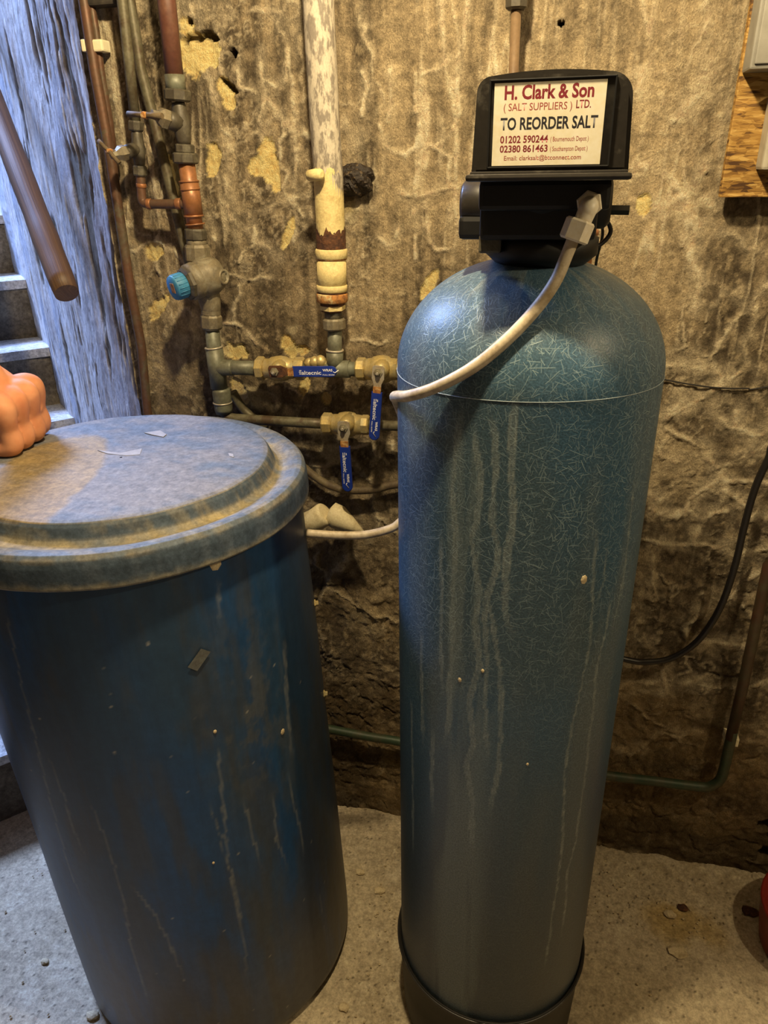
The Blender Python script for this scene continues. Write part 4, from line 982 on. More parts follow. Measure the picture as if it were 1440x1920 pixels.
def stopcock(nm, label, up, lo, r, bon, spx, barA, barB, parts):
    t = thing(nm, lo, label, 'valve', 'gate valves of the left pipes')
    up, lo, bon, spx = Vector(up), Vector(lo), Vector(bon), Vector(spx)
    L = (lo - up).length
    c = up.lerp(lo, .5)
    mb = MB().rev(up, lo - up, [(0, r * .82), (L * .1, r * .95), (L * .25, r * 1.0), (L * .5, r * 1.25), (L * .75, r * 1.02), (L * .9, r * .92), (L, r * .82)], 28)
    d = bon - c
    mb.rev(c, d, [(0, r * 1.2), (d.length * .6, r * 1.15), (d.length * .78, r * 1.05)], 24)
    mb.build('valve_body', M_['bronze'], t)
    dn = d.normalized()
    MB().rev(c + dn * d.length * .70, dn, [(0, r * 1.12), (.003, r * 1.28), (.012, r * 1.28), (.016, r * 1.0), (.020, r * .7), (.030, r * .62)], 6, False, .2).build('bonnet', M_['dull_brass'], t)
    s0 = c + dn * (d.length * .9)
    MB().tube([s0, spx], r * .30, 12).build('spindle', M_['handle'], t)
    h = MB().tube([barA, Vector(barA).lerp(Vector(barB), .3), spx, Vector(barA).lerp(Vector(barB), .7), barB], [r * .36, r * .33, r * .36, r * .33, r * .36], 12).build('tee_handle', M_['handle'], t)
    ds = (spx - s0).normalized()
    MB().rev(spx - ds * .004, ds, [(0, r * .42), (.008, r * .42), (.010, r * .34)], 16).build('handle_screw', M_['rust_orange'], h)
    return t
v1 = stopcock('stop_valve', 'larger old bronze stop valve with tee handle below the wide brown pipe', (-0.6570,-0.0600,1.6057), (-0.6546,-0.0600,1.5419), 0.0139 * .92,
              (-0.6746,-0.0850,1.5824), (-0.6847,-0.1250,1.5848), (-0.7206,-0.1150,1.5882), (-0.6510,-0.1320,1.5824), None)
nut((-0.6560,-0.0600,1.6251), (-0.6577,-0.0600,1.6073), 0.0226, 8, parent=v1)
nut((-0.6544,-0.0600,1.5435), (-0.6554,-0.0600,1.5296), 0.0168, 8, 'union_nut', parent=v1)
nut((-0.6553,-0.0600,1.5305), (-0.6563,-0.0600,1.5131), 0.0224, 8, 'union_nut', parent=v1)

ct_ = thing('copper_tee_pipe', (-0.6534,-0.0600,1.4073), 'bright copper pipe with a tee and soldered collars above the blue capped valve', 'pipe')
MB().tube([(-0.6550,-0.0600,1.5189), (-0.6534,-0.0600,1.4002)], 0.0143, 28).build('pipe', M_['copper'], ct_)
MB().tube([(-0.6545,-0.0600,1.4871), (-0.6527,-0.0600,1.4277)], 0.0163, 28).build('tee_body', M_['copper'], ct_)
for (a, b) in (((-0.6545,-0.0600,1.4871), (-0.6544,-0.0600,1.4837)), ((-0.6540,-0.0600,1.4744), (-0.6538,-0.0600,1.4710)), ((-0.6532,-0.0600,1.4312), (-0.6531,-0.0600,1.4277)), ((-0.6526,-0.0600,1.4171), (-0.6524,-0.0600,1.4144))):
    collar(a, b, 0.0174, 'solder_ring', M_['copper'], ct_)
bY = -.06
MB().tube([(-0.6620,-0.0600,1.4491), (-0.7168,-0.0580,1.4493), (-0.7430,-0.0560,1.4499), (-0.7514,-0.0550,1.4534), (-0.7531,-0.0540,1.4621), (-0.7504,-0.0520,1.4993)], 0.0080 , 20, 6).build('branch_pipe', M_['old_copper'], ct_)
collar((-0.7341,-0.0570,1.4494), (-0.7425,-0.0570,1.4495), 0.0090, 'solder_ring', M_['copper'], ct_)
collar((-0.7518,-0.0530,1.4761), (-0.7511,-0.0530,1.4830), 0.0090, 'solder_ring', M_['copper'], ct_)
collar((-0.6742,-0.0600,1.4496), (-0.6845,-0.0600,1.4497), 0.0094, 'solder_ring', M_['copper'], ct_)

v2 = stopcock('stop_valve', 'smaller old bronze stop valve with dull tee handle on the thin left pipe', (-0.7467,-0.0500,1.5672), (-0.7498,-0.0520,1.5087), 0.0111 * .9,
              (-0.7653,-0.0780,1.5317), (-0.7777,-0.0950,1.5351), (-0.7925,-0.1000,1.5516), (-0.7591,-0.1000,1.5159), None)
nut((-0.7461,-0.0500,1.5818), (-0.7480,-0.0500,1.5655), 0.0133, 8, parent=v2)
nut((-0.7492,-0.0520,1.5121), (-0.7511,-0.0520,1.4951), 0.0127, 8, parent=v2)
pb = thing('left_drop_pipe', (-0.7467,-0.0500,1.5786), 'tarnished grey pipe dropping from the ceiling to the smaller stop valve', 'pipe')
MB().tube([top((-0.7392,-0.0500,1.7542)), (-0.7392,-0.0500,1.7542), (-0.7422,-0.0500,1.6805), (-0.7467,-0.0500,1.5786)], 0.0089, 20).build('pipe', M_['tarnish'], pb)
tag(MB().tube([(-.745, -.022, 2.38), (-0.7415,-0.0220,1.7587), (-0.7384,-0.0220,1.6600), (-0.7260,-0.0220,1.5774), (-0.7123,-0.0240,1.4879), (-0.6964,-0.0260,1.3815), (-0.6867,-0.0260,1.3199)], 0.0093, 18).build('leaning_pipe', M_['tarnish']),
    'leaning grey-green pipe running behind both stop valves', 'pipe')
# pipes in the corner
c1_ = thing('corner_pipe', (-0.8278,-0.0300,1.0410), 'long brown copper pipe running down the corner beside the blue-white wall', 'pipe')
MB().tube([(-.832, -.03, 2.38), (-0.8209,-0.0300,1.7619), (-0.8217,-0.0300,1.6626), (-0.8176,-0.0300,1.5218), (-0.8198,-0.0300,1.3186), (-0.8159,-0.0300,1.1857), (-0.8258,-0.0300,1.0527), (-.800, -.03, .3), (-.800, -.03, .02)], 0.0091, 18).build('pipe', M_['old_copper'], c1_)
c2_ = thing('thin_corner_pipe', (-0.8252,-0.0300,1.6706), 'second brown copper pipe held by a cream clip in the corner, at the top', 'pipe')
MB().tube([(-.800, -.022, 2.38), (-0.8130,-0.0220,1.7627), (-0.8124,-0.0220,1.7175), (-0.8144,-0.0220,1.6630), (-0.8142,-0.0200,1.5815), (-0.8219,-0.0120,1.4952)], 0.0063, 16).build('pipe', M_['old_copper'], c2_)
pc_ = (-0.8156,-0.0300,1.6967)
MB().box((pc_[0] + .006, -.022, pc_[2]), (.026, .026, .018), .003).build('clip', M_['white_plastic'], c2_)
pc_ = (-0.8359,-0.0300,1.6976)
MB().box((pc_[0] + .004, -.024, pc_[2]), (.008, .026, .018), .002).build('clip', M_['white_plastic'], c2_)

# pressure reducing valve with blue cap
prv = thing('pressure_reducing_valve', (-0.6506,-0.0600,1.2304), 'fat brass pressure reducing valve with round blue cap, in the left riser', 'valve')
nut((-0.6532,-0.0600,1.4091), (-0.6545,-0.0600,1.3885), 0.0200, 8, parent=prv)
collar((-0.6538,-0.0600,1.3894), (-0.6543,-0.0600,1.3785), 0.0177, 'neck', M_['dull_brass'], prv)
nut((-0.6538,-0.0600,1.3822), (-0.6549,-0.0600,1.3511), 0.0231, 8, parent=prv, m=M_['dull_brass'])
A0, A1 = Vector((-0.6266,-0.0450,1.3309)), Vector((-0.6628,-0.0950,1.3195))
dA = (A1 - A0); LA = dA.length; rr_ = 0.0351
mb = MB().rev(A0, dA, [(-.004, rr_ * .55), (0, rr_ * .8), (LA * .25, rr_ * .98), (LA * .62, rr_), (LA * .66, rr_ * .9), (LA * .72, rr_ * .93), (LA * .95, rr_ * .9), (LA * .99, rr_ * .75)], 28)
mb.tube([(-0.6546,-0.0600,1.3529), (-0.6472,-0.0600,1.3298), (-0.6412,-0.0600,1.2777), (-0.6422,-0.0600,1.2621)], [rr_ * .62, rr_ * .7, rr_ * .55, rr_ * .46], 24, 4)
mb.build('valve_body', M_['dull_brass'], prv)
d1_ = dA.normalized()
MB().rev(A1 - d1_ * .012, dA, [(0, rr_ * .82), (.006, rr_ * .86), (.016, rr_ * .84), (.020, rr_ * .7)], 8, False).build('bonnet', M_['bronze'], prv)
cb = A1 + d1_ * .006
capm = MB(); nC = 40; pr = []
rc = 0.0217
for (t, r) in ((0, rc * .96), (.004, rc * 1.03), (.022, rc), (.0245, rc * .95), (.0245, rc * .35)):
    pr.append((t, r))
capm.rev(cb, dA, pr, nC)
for k in range(nC):                                   # fluted grip
    a = 2 * math.pi * k / nC
    if k % 2 == 0:
        _, u, w = frame(dA)
        q0 = cb + u * math.cos(a) * rc + w * math.sin(a) * rc
        capm.tube([q0 + d1_ * .003, q0 + d1_ * .021], .0011, 6)
cap = capm.build('blue_cap', M_['blue_cap'], prv)
cs = cb + d1_ * .0248
_, u_, w_ = frame(dA)
MB().box(cs, (.013, .001, .017), .0004, Matrix((u_, d1_, w_)).transposed()).build('rusty_sticker', M_['rust_orange'], cap)
g0 = Vector((-0.6246,-0.0600,1.3254))
mb = MB().rev(g0, Vector((-0.5956,-0.0680,1.3278)) - g0, [(0, .012), (.012, .011), (.014, .0135), (.022, .0135), (.022, .0095), (.008, .0085)], 20)
mb.build('gauge_port', M_['dull_brass'], prv)
nut((-0.6414,-0.0600,1.2680), (-0.6421,-0.0600,1.2582), 0.0179, 20, 'lock_ring', m=M_['dull_brass'], parent=prv)
nut((-0.6420,-0.0600,1.2592), (-0.6439,-0.0600,1.2316), 0.0205, 8, parent=prv, m=M_['dull_brass'])

lt = thing('tee_pipe', (-0.6402,-0.0600,1.0723), 'grey-green copper pipe with tee below the blue capped valve', 'pipe')
MB().tube([(-0.6433,-0.0600,1.2365), (-0.6439,-0.0600,1.1883), (-0.6409,-0.0600,1.0668)], 0.0137, 24).build('pipe', M_['patina'], lt)
MB().tube([(-0.6438,-0.0600,1.1974), (-0.6425,-0.0600,1.1185)], 0.0164, 24).build('tee_body', M_['patina'], lt)
collar((-0.6443,-0.0600,1.1984), (-0.6441,-0.0600,1.1954), 0.0174, 'solder_ring', M_['steel'], lt)
collar((-0.6393,-0.0600,1.1176), (-0.6382,-0.0600,1.0702), 0.0177, 'socket', M_['patina'], lt)
collar((-0.6391,-0.0600,1.0908), (-0.6391,-0.0600,1.0876), 0.0188, 'solder_ring', M_['steel'], lt)
MB().tube([(-0.6477,-0.0600,1.1583), (-0.5511,-0.0600,1.1607)], 0.0137, 24).build('branch_pipe', M_['patina'], lt)
collar((-0.6477,-0.0600,1.1583), (-0.6078,-0.0600,1.1594), 0.0153, 'socket', M_['patina'], lt)
MB().tube([(-0.6384,-0.0600,1.0778), (-0.6356,-0.0600,1.0638), (-0.6238,-0.0600,1.0579), (-0.5776,-0.0600,1.0573), (-0.4277,-0.0600,1.0575)], 0.0098, 20, 5).build('lower_pipe', M_['tarnish'], lt)
MB().tube([(-0.6297,-0.0300,1.1021), (-0.6184,-0.0220,1.0706), (-0.6005,-0.0200,1.0508), (-0.5701,-0.0150,1.0284)], .009, 14, 4).build('bypass_pipe', M_['tarnish'], lt)

def ball_valve(label, ax0, ax1, r, bolt, end, lw, nuts, textw, lever_mat='steel'):
    """ax0..ax1 the body between the nuts; bolt and end are the lever's two ends, in front of the pipe"""
    ax0, ax1, bolt, end = Vector(ax0), Vector(ax1), Vector(bolt), Vector(end)
    t = thing('ball_valve', ax0.lerp(ax1, .5) - Vector((0, 0, r)), label, 'valve', 'brass ball valves with blue levers')
    L = (ax1 - ax0).length
    mb = MB().rev(ax0, ax1 - ax0, [(0, r * .78), (L * .08, r * .82), (L * .2, r * .84), (L * .24, r * .95), (L * .4, r * 1.04), (L * .55, r * 1.06), (L * .72, r * .98), (L * .78, r * .85), (L, r * .8)], 28)
    q = Vector((bolt.x, ax0.lerp(ax1, .5).y, bolt.z))
    mb.rev(q, bolt - q, [(0, r * .75), ((bolt - q).length * .72, r * .62), ((bolt - q).length * .95, r * .4)], 20)
    mb.build('valve_body', M_['brass'], t)
    for (a, b, k) in nuts: nut(a, b, r * k, 8, 'union_nut', M_['brass'], t)
    d = (end - bolt).normalized(); n = Vector((0, -1, 0)); u = d.cross(n).normalized()
    LL = (end - bolt).length
    out = [(x * lw, y) for x, y in ((-.55, -.5 * lw), (-.35, -.62 * lw), (.35, -.62 * lw), (.55, -.5 * lw), (.58, .012), (.36, .022), (.36, LL - .01), (-.36, LL - .01), (-.36, .022), (-.58, .012))]
    lv = MB().prism(out, bolt + n * .001, u, d, .003, .0005).build('lever', M_[lever_mat], t)
    MB().prism([(x * lw * .5 * .92, y) for x, y in ((-.8, .026), (.8, .026), (.8, .040), (-.8, .040))], bolt + n * .0045, u, d, .0012).build('rust_band', M_['rust_orange'], lv)
    s0 = .036
    o2 = [(-.5 * lw, s0), (.5 * lw, s0)] + [(.5 * lw * math.cos(a), LL - .5 * lw + .5 * lw * math.sin(a)) for a in np.linspace(0, math.pi, 13)]
    sl = MB().prism(o2, bolt - n * .0008, u, d, .0068, .0014).build('blue_sleeve', M_['blue_plastic'], lv)
    MB().rev(bolt, n, [(0, lw * .42), (.006, lw * .42), (.0065, lw * .24), (.012, lw * .22)], 6, False).build('spindle_nut', M_['dull_brass'], t)
    MB().rev(bolt + n * .0121, n, [(0, lw * .14), (.0015, lw * .12)], 16).build('spindle', M_['steel'], t)
    face = bolt + n * .00602
    lu = -u if u.z < -0.3 else u
    up_ = u if abs(d.z) < .5 else u
    ux = d; uz = Vector((0, 0, 1)) if abs(d.z) < .5 else Vector((1, 0, 0))
    uz = (uz - ux * uz.dot(ux)).normalized()
    o_ = face + ux * (s0 + .010) - uz * (lw * .24)
    text('altecnic', 0, textw * .60, 0, lw * .36, M_['white_ink'], sl, 0, .012, 'lettering', ux, uz, o_ + ux * .007)
    text('WRAS', 0, textw * .30, 0, lw * .22, M_['white_ink'], sl, 0, .03, 'lettering', ux, uz, face + ux * (s0 + .020 + textw * .60) + uz * (lw * .06))
    text('FULL BORE', 0, textw * .36, 0, lw * .11, M_['white_ink'], sl, 0, .01, 'lettering', ux, uz, face + ux * (s0 + .021 + textw * .58) - uz * (lw * .32))
    for dz in (-.12, .05, .2):
        q0 = o_ + ux * (.002) + uz * (lw * (.18 + dz)) + n * .0001
        MB().box(q0 + ux * (.0018 + .006 * abs(dz)), (.0042 if abs(d.z) < .5 else .0012, .0003, .0012 if abs(d.z) < .5 else .0042), 0).build('emblem_bar', M_['white_ink'], sl)
    q0 = face + ux * (s0 + .024 + textw * .86) + uz * (lw * .02) + n * .0002
    MB().tube([q0, q0 + ux * .003 - uz * .002, q0 + ux * .010 + uz * .003], .0008, 5).build('emblem_tick', M_['white_ink'], sl)
    return t
bv1 = ball_valve('brass ball valve in the upper pipe with its blue lever lying level along the pipe', (-0.5446,-0.0600,1.1605), (-0.4826,-0.0600,1.1630), 0.0226,
                 (-0.5081,-0.0980,1.1666), (-0.3896,-0.0980,1.1717), 0.0097 * 2, [((-0.5597,-0.0600,1.1603), (-0.5435,-0.0600,1.1608), 1.0), ((-0.4837,-0.0600,1.1630), (-0.4636,-0.0600,1.1638), .95)], .062, 'rust')
bv2 = ball_valve('brass ball valve touching the pressure vessel in the upper pipe, blue lever hanging down', (-0.3462,-0.0600,1.1677), (-0.2862,-0.0600,1.1697), 0.0238,
                 (-0.3122,-0.1000,1.1740), (-0.3230,-0.1000,1.0471), 0.0097 * 2, [((-0.3634,-0.0600,1.1672), (-0.3452,-0.0600,1.1678), .88), ((-0.2862,-0.0600,1.1697), (-0.2704,-0.0600,1.1702), .9)], .058)
bv3 = ball_valve('brass ball valve in the lower pipe with blue lever hanging down', (-0.4158,-0.0600,1.0587), (-0.3556,-0.0600,1.0602), 0.0229,
                 (-0.3812,-0.0980,1.0666), (-0.3781,-0.0980,0.9384), 0.0101 * 2, [((-0.4351,-0.0600,1.0585), (-0.4148,-0.0600,1.0591), .92), ((-0.3577,-0.0600,1.0601), (-0.3420,-0.0600,1.0605), .84)], .058)

ut = thing('upper_tee_pipe', (-0.4063,-0.0600,1.1672), 'grey copper tee joining the upper level pipe under the white pipe', 'pipe')
MB().tube([(-0.4657,-0.0600,1.1637), (-0.3604,-0.0600,1.1671)], 0.0133, 24).build('pipe', M_['patina'], ut)
MB().tube([(-0.4385,-0.0600,1.1646), (-0.3767,-0.0600,1.1664)], 0.0158, 24).build('tee_body', M_['patina'], ut)
MB().tube([(-0.4057,-0.0600,1.1672), (-0.4020,-0.0600,1.2434)], 0.0131, 24).build('tail_pipe', M_['patina'], ut)
MB().tube([(-0.4057,-0.0600,1.1672), (-0.4041,-0.0600,1.1999)], 0.0157, 24).build('tee_socket', M_['patina'], ut)
collar((-0.4042,-0.0600,1.1989), (-0.4040,-0.0600,1.2019), 0.0166, 'solder_ring', M_['steel'], ut)
lump = MB()
for (a, r) in (((-0.4524,-0.0660,1.1768), .010), ((-0.4412,-0.0680,1.1797), .011), ((-0.4305,-0.0660,1.1807), .012), ((-0.4231,-0.0640,1.1765), .008)):
    lump.rev(Vector(a) - Vector((0, 0, r)), (0, 0, 1), [(0, r * .4), (r * .5, r * .9), (r * 1.1, r), (r * 1.7, r * .6), (r * 1.9, r * .2)], 9)
lump.build('jointing_putty', M_['brass'], ut)
tag(MB().tube([(-0.3452,-0.0600,1.0603), (-0.2730,-0.0600,1.0626), (-.10, -.058, (-0.2730,-0.0600,1.0626)[2] - .004)], 0.0095, 20).build('lower_feed_pipe', M_['tarnish']),
    'short brown pipe running from the lower ball valve behind the pressure vessel', 'pipe')
tag(MB().tube([(-0.2743,-0.0600,1.1701), (-.12, -.06, (-0.2724,-0.0600,1.1708)[2] - .002)], 0.0128, 20).build('upper_feed_pipe', M_['patina']),
    'pipe behind the vessel at upper valve', 'pipe')

# white iron pipe
wp = thing('white_pipe', (-0.4060,-0.0620,1.2644), 'thick flaking white pipe with rusty lower coupling, middle of the wall', 'pipe')
WR = 0.0243
MB().tube([top((-0.4044,-0.0620,1.7338)), (-0.4039,-0.0620,1.7338), (-0.4024,-0.0620,1.5688), (-0.4002,-0.0620,1.4904), (-0.4014,-0.0620,1.3748)], WR, 32).build('pipe', M_['white_pipe'], wp)
jag_tube((-0.4006,-0.0620,1.5064), (-0.4008,-0.0620,1.3990), WR * 1.006, .014, 'cream_band', M_['cream_paint'], wp, seed=1)
jag_tube((-0.4007,-0.0620,1.4127), (-0.4011,-0.0620,1.3731), WR * 1.02, .022, 'rusted_thread', M_['rust'], wp, seed=2, lump=.05)
collar((-0.4013,-0.0620,1.3766), (-0.4016,-0.0620,1.3599), WR * 1.14, 'coupling_ring', M_['cream_paint'], wp, 32)
collar((-0.4014,-0.0620,1.3661), (-0.4016,-0.0620,1.3582), WR * 1.10, 'rust_ring', M_['rust_orange'], wp, 32)
MB().tube([(-0.4016,-0.0620,1.3608), (-0.4036,-0.0620,1.3052)], WR * 1.06, 32).build('coupling', M_['cream_paint'], wp)
collar((-0.4031,-0.0620,1.3170), (-0.4034,-0.0620,1.3052), WR * 1.12, 'coupling_ring', M_['cream_paint'], wp, 32)
collar((-0.4033,-0.0620,1.3070), (-0.4036,-0.0620,1.3006), WR * 1.04, 'rust_ring', M_['rust'], wp, 32)
collar((-0.4035,-0.0620,1.3025), (-0.4039,-0.0620,1.2868), WR * 1.14, 'rust_ring', M_['rust_orange'], wp, 32)
nut((-0.4032,-0.0620,1.2878), (-0.4033,-0.0620,1.2701), WR * .93, 6, 'hex_bush', M_['rust'], wp, .5)
nut((-0.4031,-0.0620,1.2822), (-0.4032,-0.0620,1.2720), WR * .95, 6, 'hex_bush', M_['cream_paint'], wp, .5)
MB().tube([(-0.4033,-0.0610,1.2737), (-0.4031,-0.0600,1.2547)], WR * .66, 24).build('bush_neck', M_['bronze'], wp)
nut((-0.4029,-0.0600,1.2585), (-0.4029,-0.0600,1.2376), 0.0207, 12, 'union_nut', M_['dull_brass'], wp)
a_ = Vector((-0.4276,-0.0850,1.4920)); b_ = Vector((-0.3990,-0.1000,1.4935))
mb = MB(); mb.tube([a_, a_.lerp(b_, .08), a_.lerp(b_, .5), a_.lerp(b_, .92), b_], [.004, .0085, .0095, .0085, .004], 16)
mb.tube([a_.lerp(b_, .6), (-0.4094,-0.0620,1.4905)], .007, 12)
mb.build('test_plug', M_['cream_paint'], wp)

# crumbly lump in the wall to its right
lp_ = (-0.3702,-0.0120,1.4824); random.seed(3)
bmx = bmesh.new(); bmesh.ops.create_icosphere(bmx, subdivisions=4, radius=1.0)
co = np.array([v.co[:] for v in bmx.verts])
nn = fbm(co[:, 0] * 3 + 9 + co[:, 2], co[:, 2] * 3 + co[:, 1] * 2, 4, 300, .6)
for v, k in zip(bmx.verts, nn):
    s = 0.7 + 0.6 * k; v.co = Vector((v.co.x * .033 * s, v.co.y * .026 * s, v.co.z * .025 * s))
MBx = MB().bm(bmx, Matrix.Translation(Vector(lp_)))
tag(MBx.build('mortar_lump', M_['rag']), 'dark crumbly lump stuck in the wall right of the white pipe', 'lump')

# hoses, wires, low pipes
tag(MB().tube([(-0.5012,-0.0300,0.9603), (-0.4687,-0.0300,0.9335), (-0.4356,-0.0300,0.9150), (-0.3963,-0.0300,0.9088), (-0.3459,-0.0300,0.9141), (-0.2930,-0.0300,0.9301), (-.18, -.04, (-0.2800,-0.0300,0.9335)[2] + .01), (-.05, -.05, (-0.2800,-0.0300,0.9335)[2] + .05)], 0.0081, 14, 6).build('dirty_hose', M_['hose']),
    'dirty brown hose sagging along the wall below the two hanging blue levers', 'hose')
tag(MB().tube([(0.1505,-0.0080,1.1629), (0.1804,-0.0080,1.1576), (0.2181,-0.0080,1.1518), (0.2664,-0.0080,1.1474), (0.3131,-0.0080,1.1487), (0.3499,-0.0080,1.1542), (.62, -.01, 1.23), (1.0, -.01, 1.24), (1.59, -.01, 1.36)], .0014, 8, 5).build('thin_wire', M_['black_cable']),
    'thin black wire sagging across the wall right of the dome', 'wire')
tag(MB().tube([(-.02, -.05, .62), (0.1756,-0.0400,0.5845), (0.2222,-0.0400,0.5850), (0.2677,-0.0400,0.6026), (0.3084,-0.0400,0.6509), (0.3347,-0.0400,0.7284), (0.3450,-0.0400,0.8173), (0.3468,-0.0400,0.9058), (0.3512,-0.0400,0.9796), (0.3623,-0.0400,1.0356), (0.3776,-0.0350,1.0880), (.500, -.022, 1.30), (.515, -.020, 1.46), (.52, -.020, 1.50)], 0.0064, 10, 6).build('black_cable', M_['black_cable']),
    'thick black cable curving down the wall at right towards the vessel', 'cable')
gp = thing('green_pipe', (0.3976,-0.0350,0.2867), 'dark green and brown copper pipe bending along the foot of the wall', 'pipe')
zl = (0.1733,-0.0350,0.2619)
MB().tube([(.86, -.03, 2.37), (.76, -.03, 1.60), (.66, -.03, 1.28), (0.4031,-0.0320,0.8228), (0.4049,-0.0350,0.7105), (0.4074,-0.0350,0.5461), (0.4078,-0.0350,0.4150)], 0.0105, 16).build('pipe', M_['conduit'], gp)
MB().tube([(0.4083,-0.0350,0.4365), (0.4085,-0.0350,0.3863), (0.4088,-0.0350,0.3347), (0.4060,-0.0350,0.3008), (0.3884,-0.0350,0.2770), (0.3566,-0.0350,0.2716), (0.2688,-0.0350,0.2682), (0.1731,-0.0350,0.2635), (-0.1062,-0.0350,0.2600), (-0.2930,-0.0350,0.2701), (-0.3737,-0.0350,0.2709), (-0.4639,-0.0350,0.2752), (-0.5478,-0.0350,0.2778)], 0.0105, 16, 5).build('pipe', M_['green_pipe'], gp)
for px in ((0.4027,-0.0200,0.4050), (0.4228,-0.0200,0.4031)):
    MB().box((px[0], -.018, px[2]), (.007, .03, .020), .002).build('clip', M_['white_plastic'], gp)

# broken cream duct behind the tank
mb = MB().tube([(-0.4943,-0.0750,0.8353), (-0.4586,-0.0750,0.8557), (-0.4364,-0.0780,0.8735), (-0.4329,-0.0780,0.8762)], [.024, .024, .0245, .020], 20)
du = mb.build('broken_duct', M_['lump']); tag(du, 'broken cream duct end poking out behind the salt bin', 'duct')
MB().tube([(-0.4287,-0.0700,0.8740), (-0.4254,-0.0700,0.8732), (-0.4095,-0.0720,0.8661), (-0.3860,-0.0740,0.8538), (-0.3545,-0.0780,0.8385)], [.010, .0235, .0250, .0165, .003], 20).build('crumpled_end', M_['lump'], du)
# ================================================================== METER BOARD AT RIGHT
brd = thing('strand_board', (0.2588,-0.0120,1.4503), 'amber strand board panel screwed to the wall under the grey box, top right', 'board')
bx, bz = 0.2147, 1.4521
MB().box((bx + .25, -.036, bz + .34), (.50, .018, .68), .0012).build('panel', M_['osb'], brd)
for k in (.05, .42):
    MB().box((bx + k + .02, -.012, bz + .34), (.04, .030, .64), .001).build('batten', M_['joist'], brd)
gb = thing('meter_box', (bx + .16, -.075, 1.6147), 'grey steel box with folded edges on the strand board, top right corner', 'box')
MB().box((0.2165 + .15, -.0725, 1.6147 + .2), (.30, .055, .40), .003).build('case', M_['grey_box'], gb)
MB().box((0.2165 + .151, -.1015, 1.6147 + .202), (.292, .004, .392), .0015).build('door', M_['grey_box'], gb)
sb = thing('switch_box', (bx + .12, -.07, 1.4897), 'small cream box on the strand board below the grey box', 'box')
MB().box((0.2567 + .09, -.067, 1.4897 + .048), (.18, .044, .096), .004).build('case', M_['cream_box'], sb)
MB().box((0.2567 + .094, -.091, 1.4897 + .046), (.166, .006, .080), .002).build('cover', M_['cream_box'], sb)

# ================================================================== FLOOR THINGS
rc_ = thing('red_tub', (.622, -.17, 0), 'low dark red plastic tub only just showing at the right edge on the floor', 'tub')
MB().rev((.622, -.17, 0), (0, 0, 1), [(0, .095), (.006, .110), (.06, .119), (.105, .122), (.110, .126), (.118, .126), (.118, .119), (.06, .114)], 40).build('tub_wall', M_['red'], rc_)
MB().tube([(.622 - .123, -.17, .104), (.577, -.23, .10), (.622, -.294, .104)], .004, 8, 6).build('handle', M_['red'], rc_)
random.seed(5)
def chip(c, r, h, m, name, label):
    bmx = bmesh.new(); bmesh.ops.create_icosphere(bmx, subdivisions=2, radius=1.0)
    for v in bmx.verts:
        k = 1 + random.uniform(-.2, .2); v.co = Vector((v.co.x * r * k, v.co.y * r * .75 * k, max(v.co.z, -.4) * h))
    tag(MB().bm(bmx, Matrix.Translation(Vector((c[0], c[1], h * .35)))).build(name, m), label, 'stone chip')
chip((-0.3601,-0.1928,0.0000), .011, .004, M_['pebble'], 'stone_chip', 'flat round pale chip on the floor between bin and vessel')
chip((-0.3032,-0.2306,0.0000), .013, .004, M_['pebble'], 'stone_chip', 'pale angular chip below the round one between bin and vessel')
chip((-0.3122,-0.4979,0.0000), .012, .005, M_['pebble'], 'stone_chip', 'pale chip on the floor at the bottom, by the bin foot')
chip((0.3345,-0.1495,0.0000), .013, .006, M_['pebble'], 'stone_chip', 'pale rounded chip on the floor right of the vessel')
chip((0.3638,-0.1258,0.0000), .012, .005, M_['rust'], 'stone_chip', 'dark triangular chip on the floor right of the vessel')
chip((0.3406,-0.2341,0.0000), .020, .004, M_['pebble'], 'stone_chip', 'wide white crumb on the floor at lower right')
chip((0.5052,-0.1035,0.0000), .018, .006, M_['rust'], 'stone_chip', 'round dark chip on the floor near the red tub')
chip((-0.7900,-0.6214,0.0000), .013, .007, M_['pebble'], 'stone_chip', 'pale crumb on the floor touching the bin foot at left')
chip((-0.9523,-0.5466,0.0000), .009, .005, M_['pebble'], 'stone_chip', 'small pale chip on the blue-lit floor left of the bin')
gv = MB(); random.seed(11)
for k in range(420):
    x = random.uniform(-1.15, .55); y = random.uniform(-.95, -.01)
    if random.random() < .35: x = random.uniform(-.33, -.2)
    if random.random() < .25: x = random.uniform(.15, .45); y = random.uniform(-.2, -.02)
    if math.hypot(x - VX, y - VY) < .18 or math.hypot(x - TX, y - TY) < .29: continue
    r = random.uniform(.0012, .0038); b = len(gv.v)
    for q in ((r, 0, 0), (0, r * .8, 0), (-r, 0, 0), (0, -r * .9, 0), (r * .2, 0, r * .9), (0, 0, -.002)):
        an = k * 1.3; gv.v.append(Vector((x + q[0] * math.cos(an) - q[1] * math.sin(an), y + q[0] * math.sin(an) + q[1] * math.cos(an), q[2] + .0015)))
    for f in ((0, 1, 4), (1, 2, 4), (2, 3, 4), (3, 0, 4), (1, 0, 5), (2, 1, 5), (3, 2, 5), (0, 3, 5)): gv.face(tuple(b + i for i in f), False)
tag(gv.build('floor_grit', M_['pebble'], base=(0, 0, 0)), 'loose grit and crumbs scattered over the concrete floor', 'grit', kind='stuff')

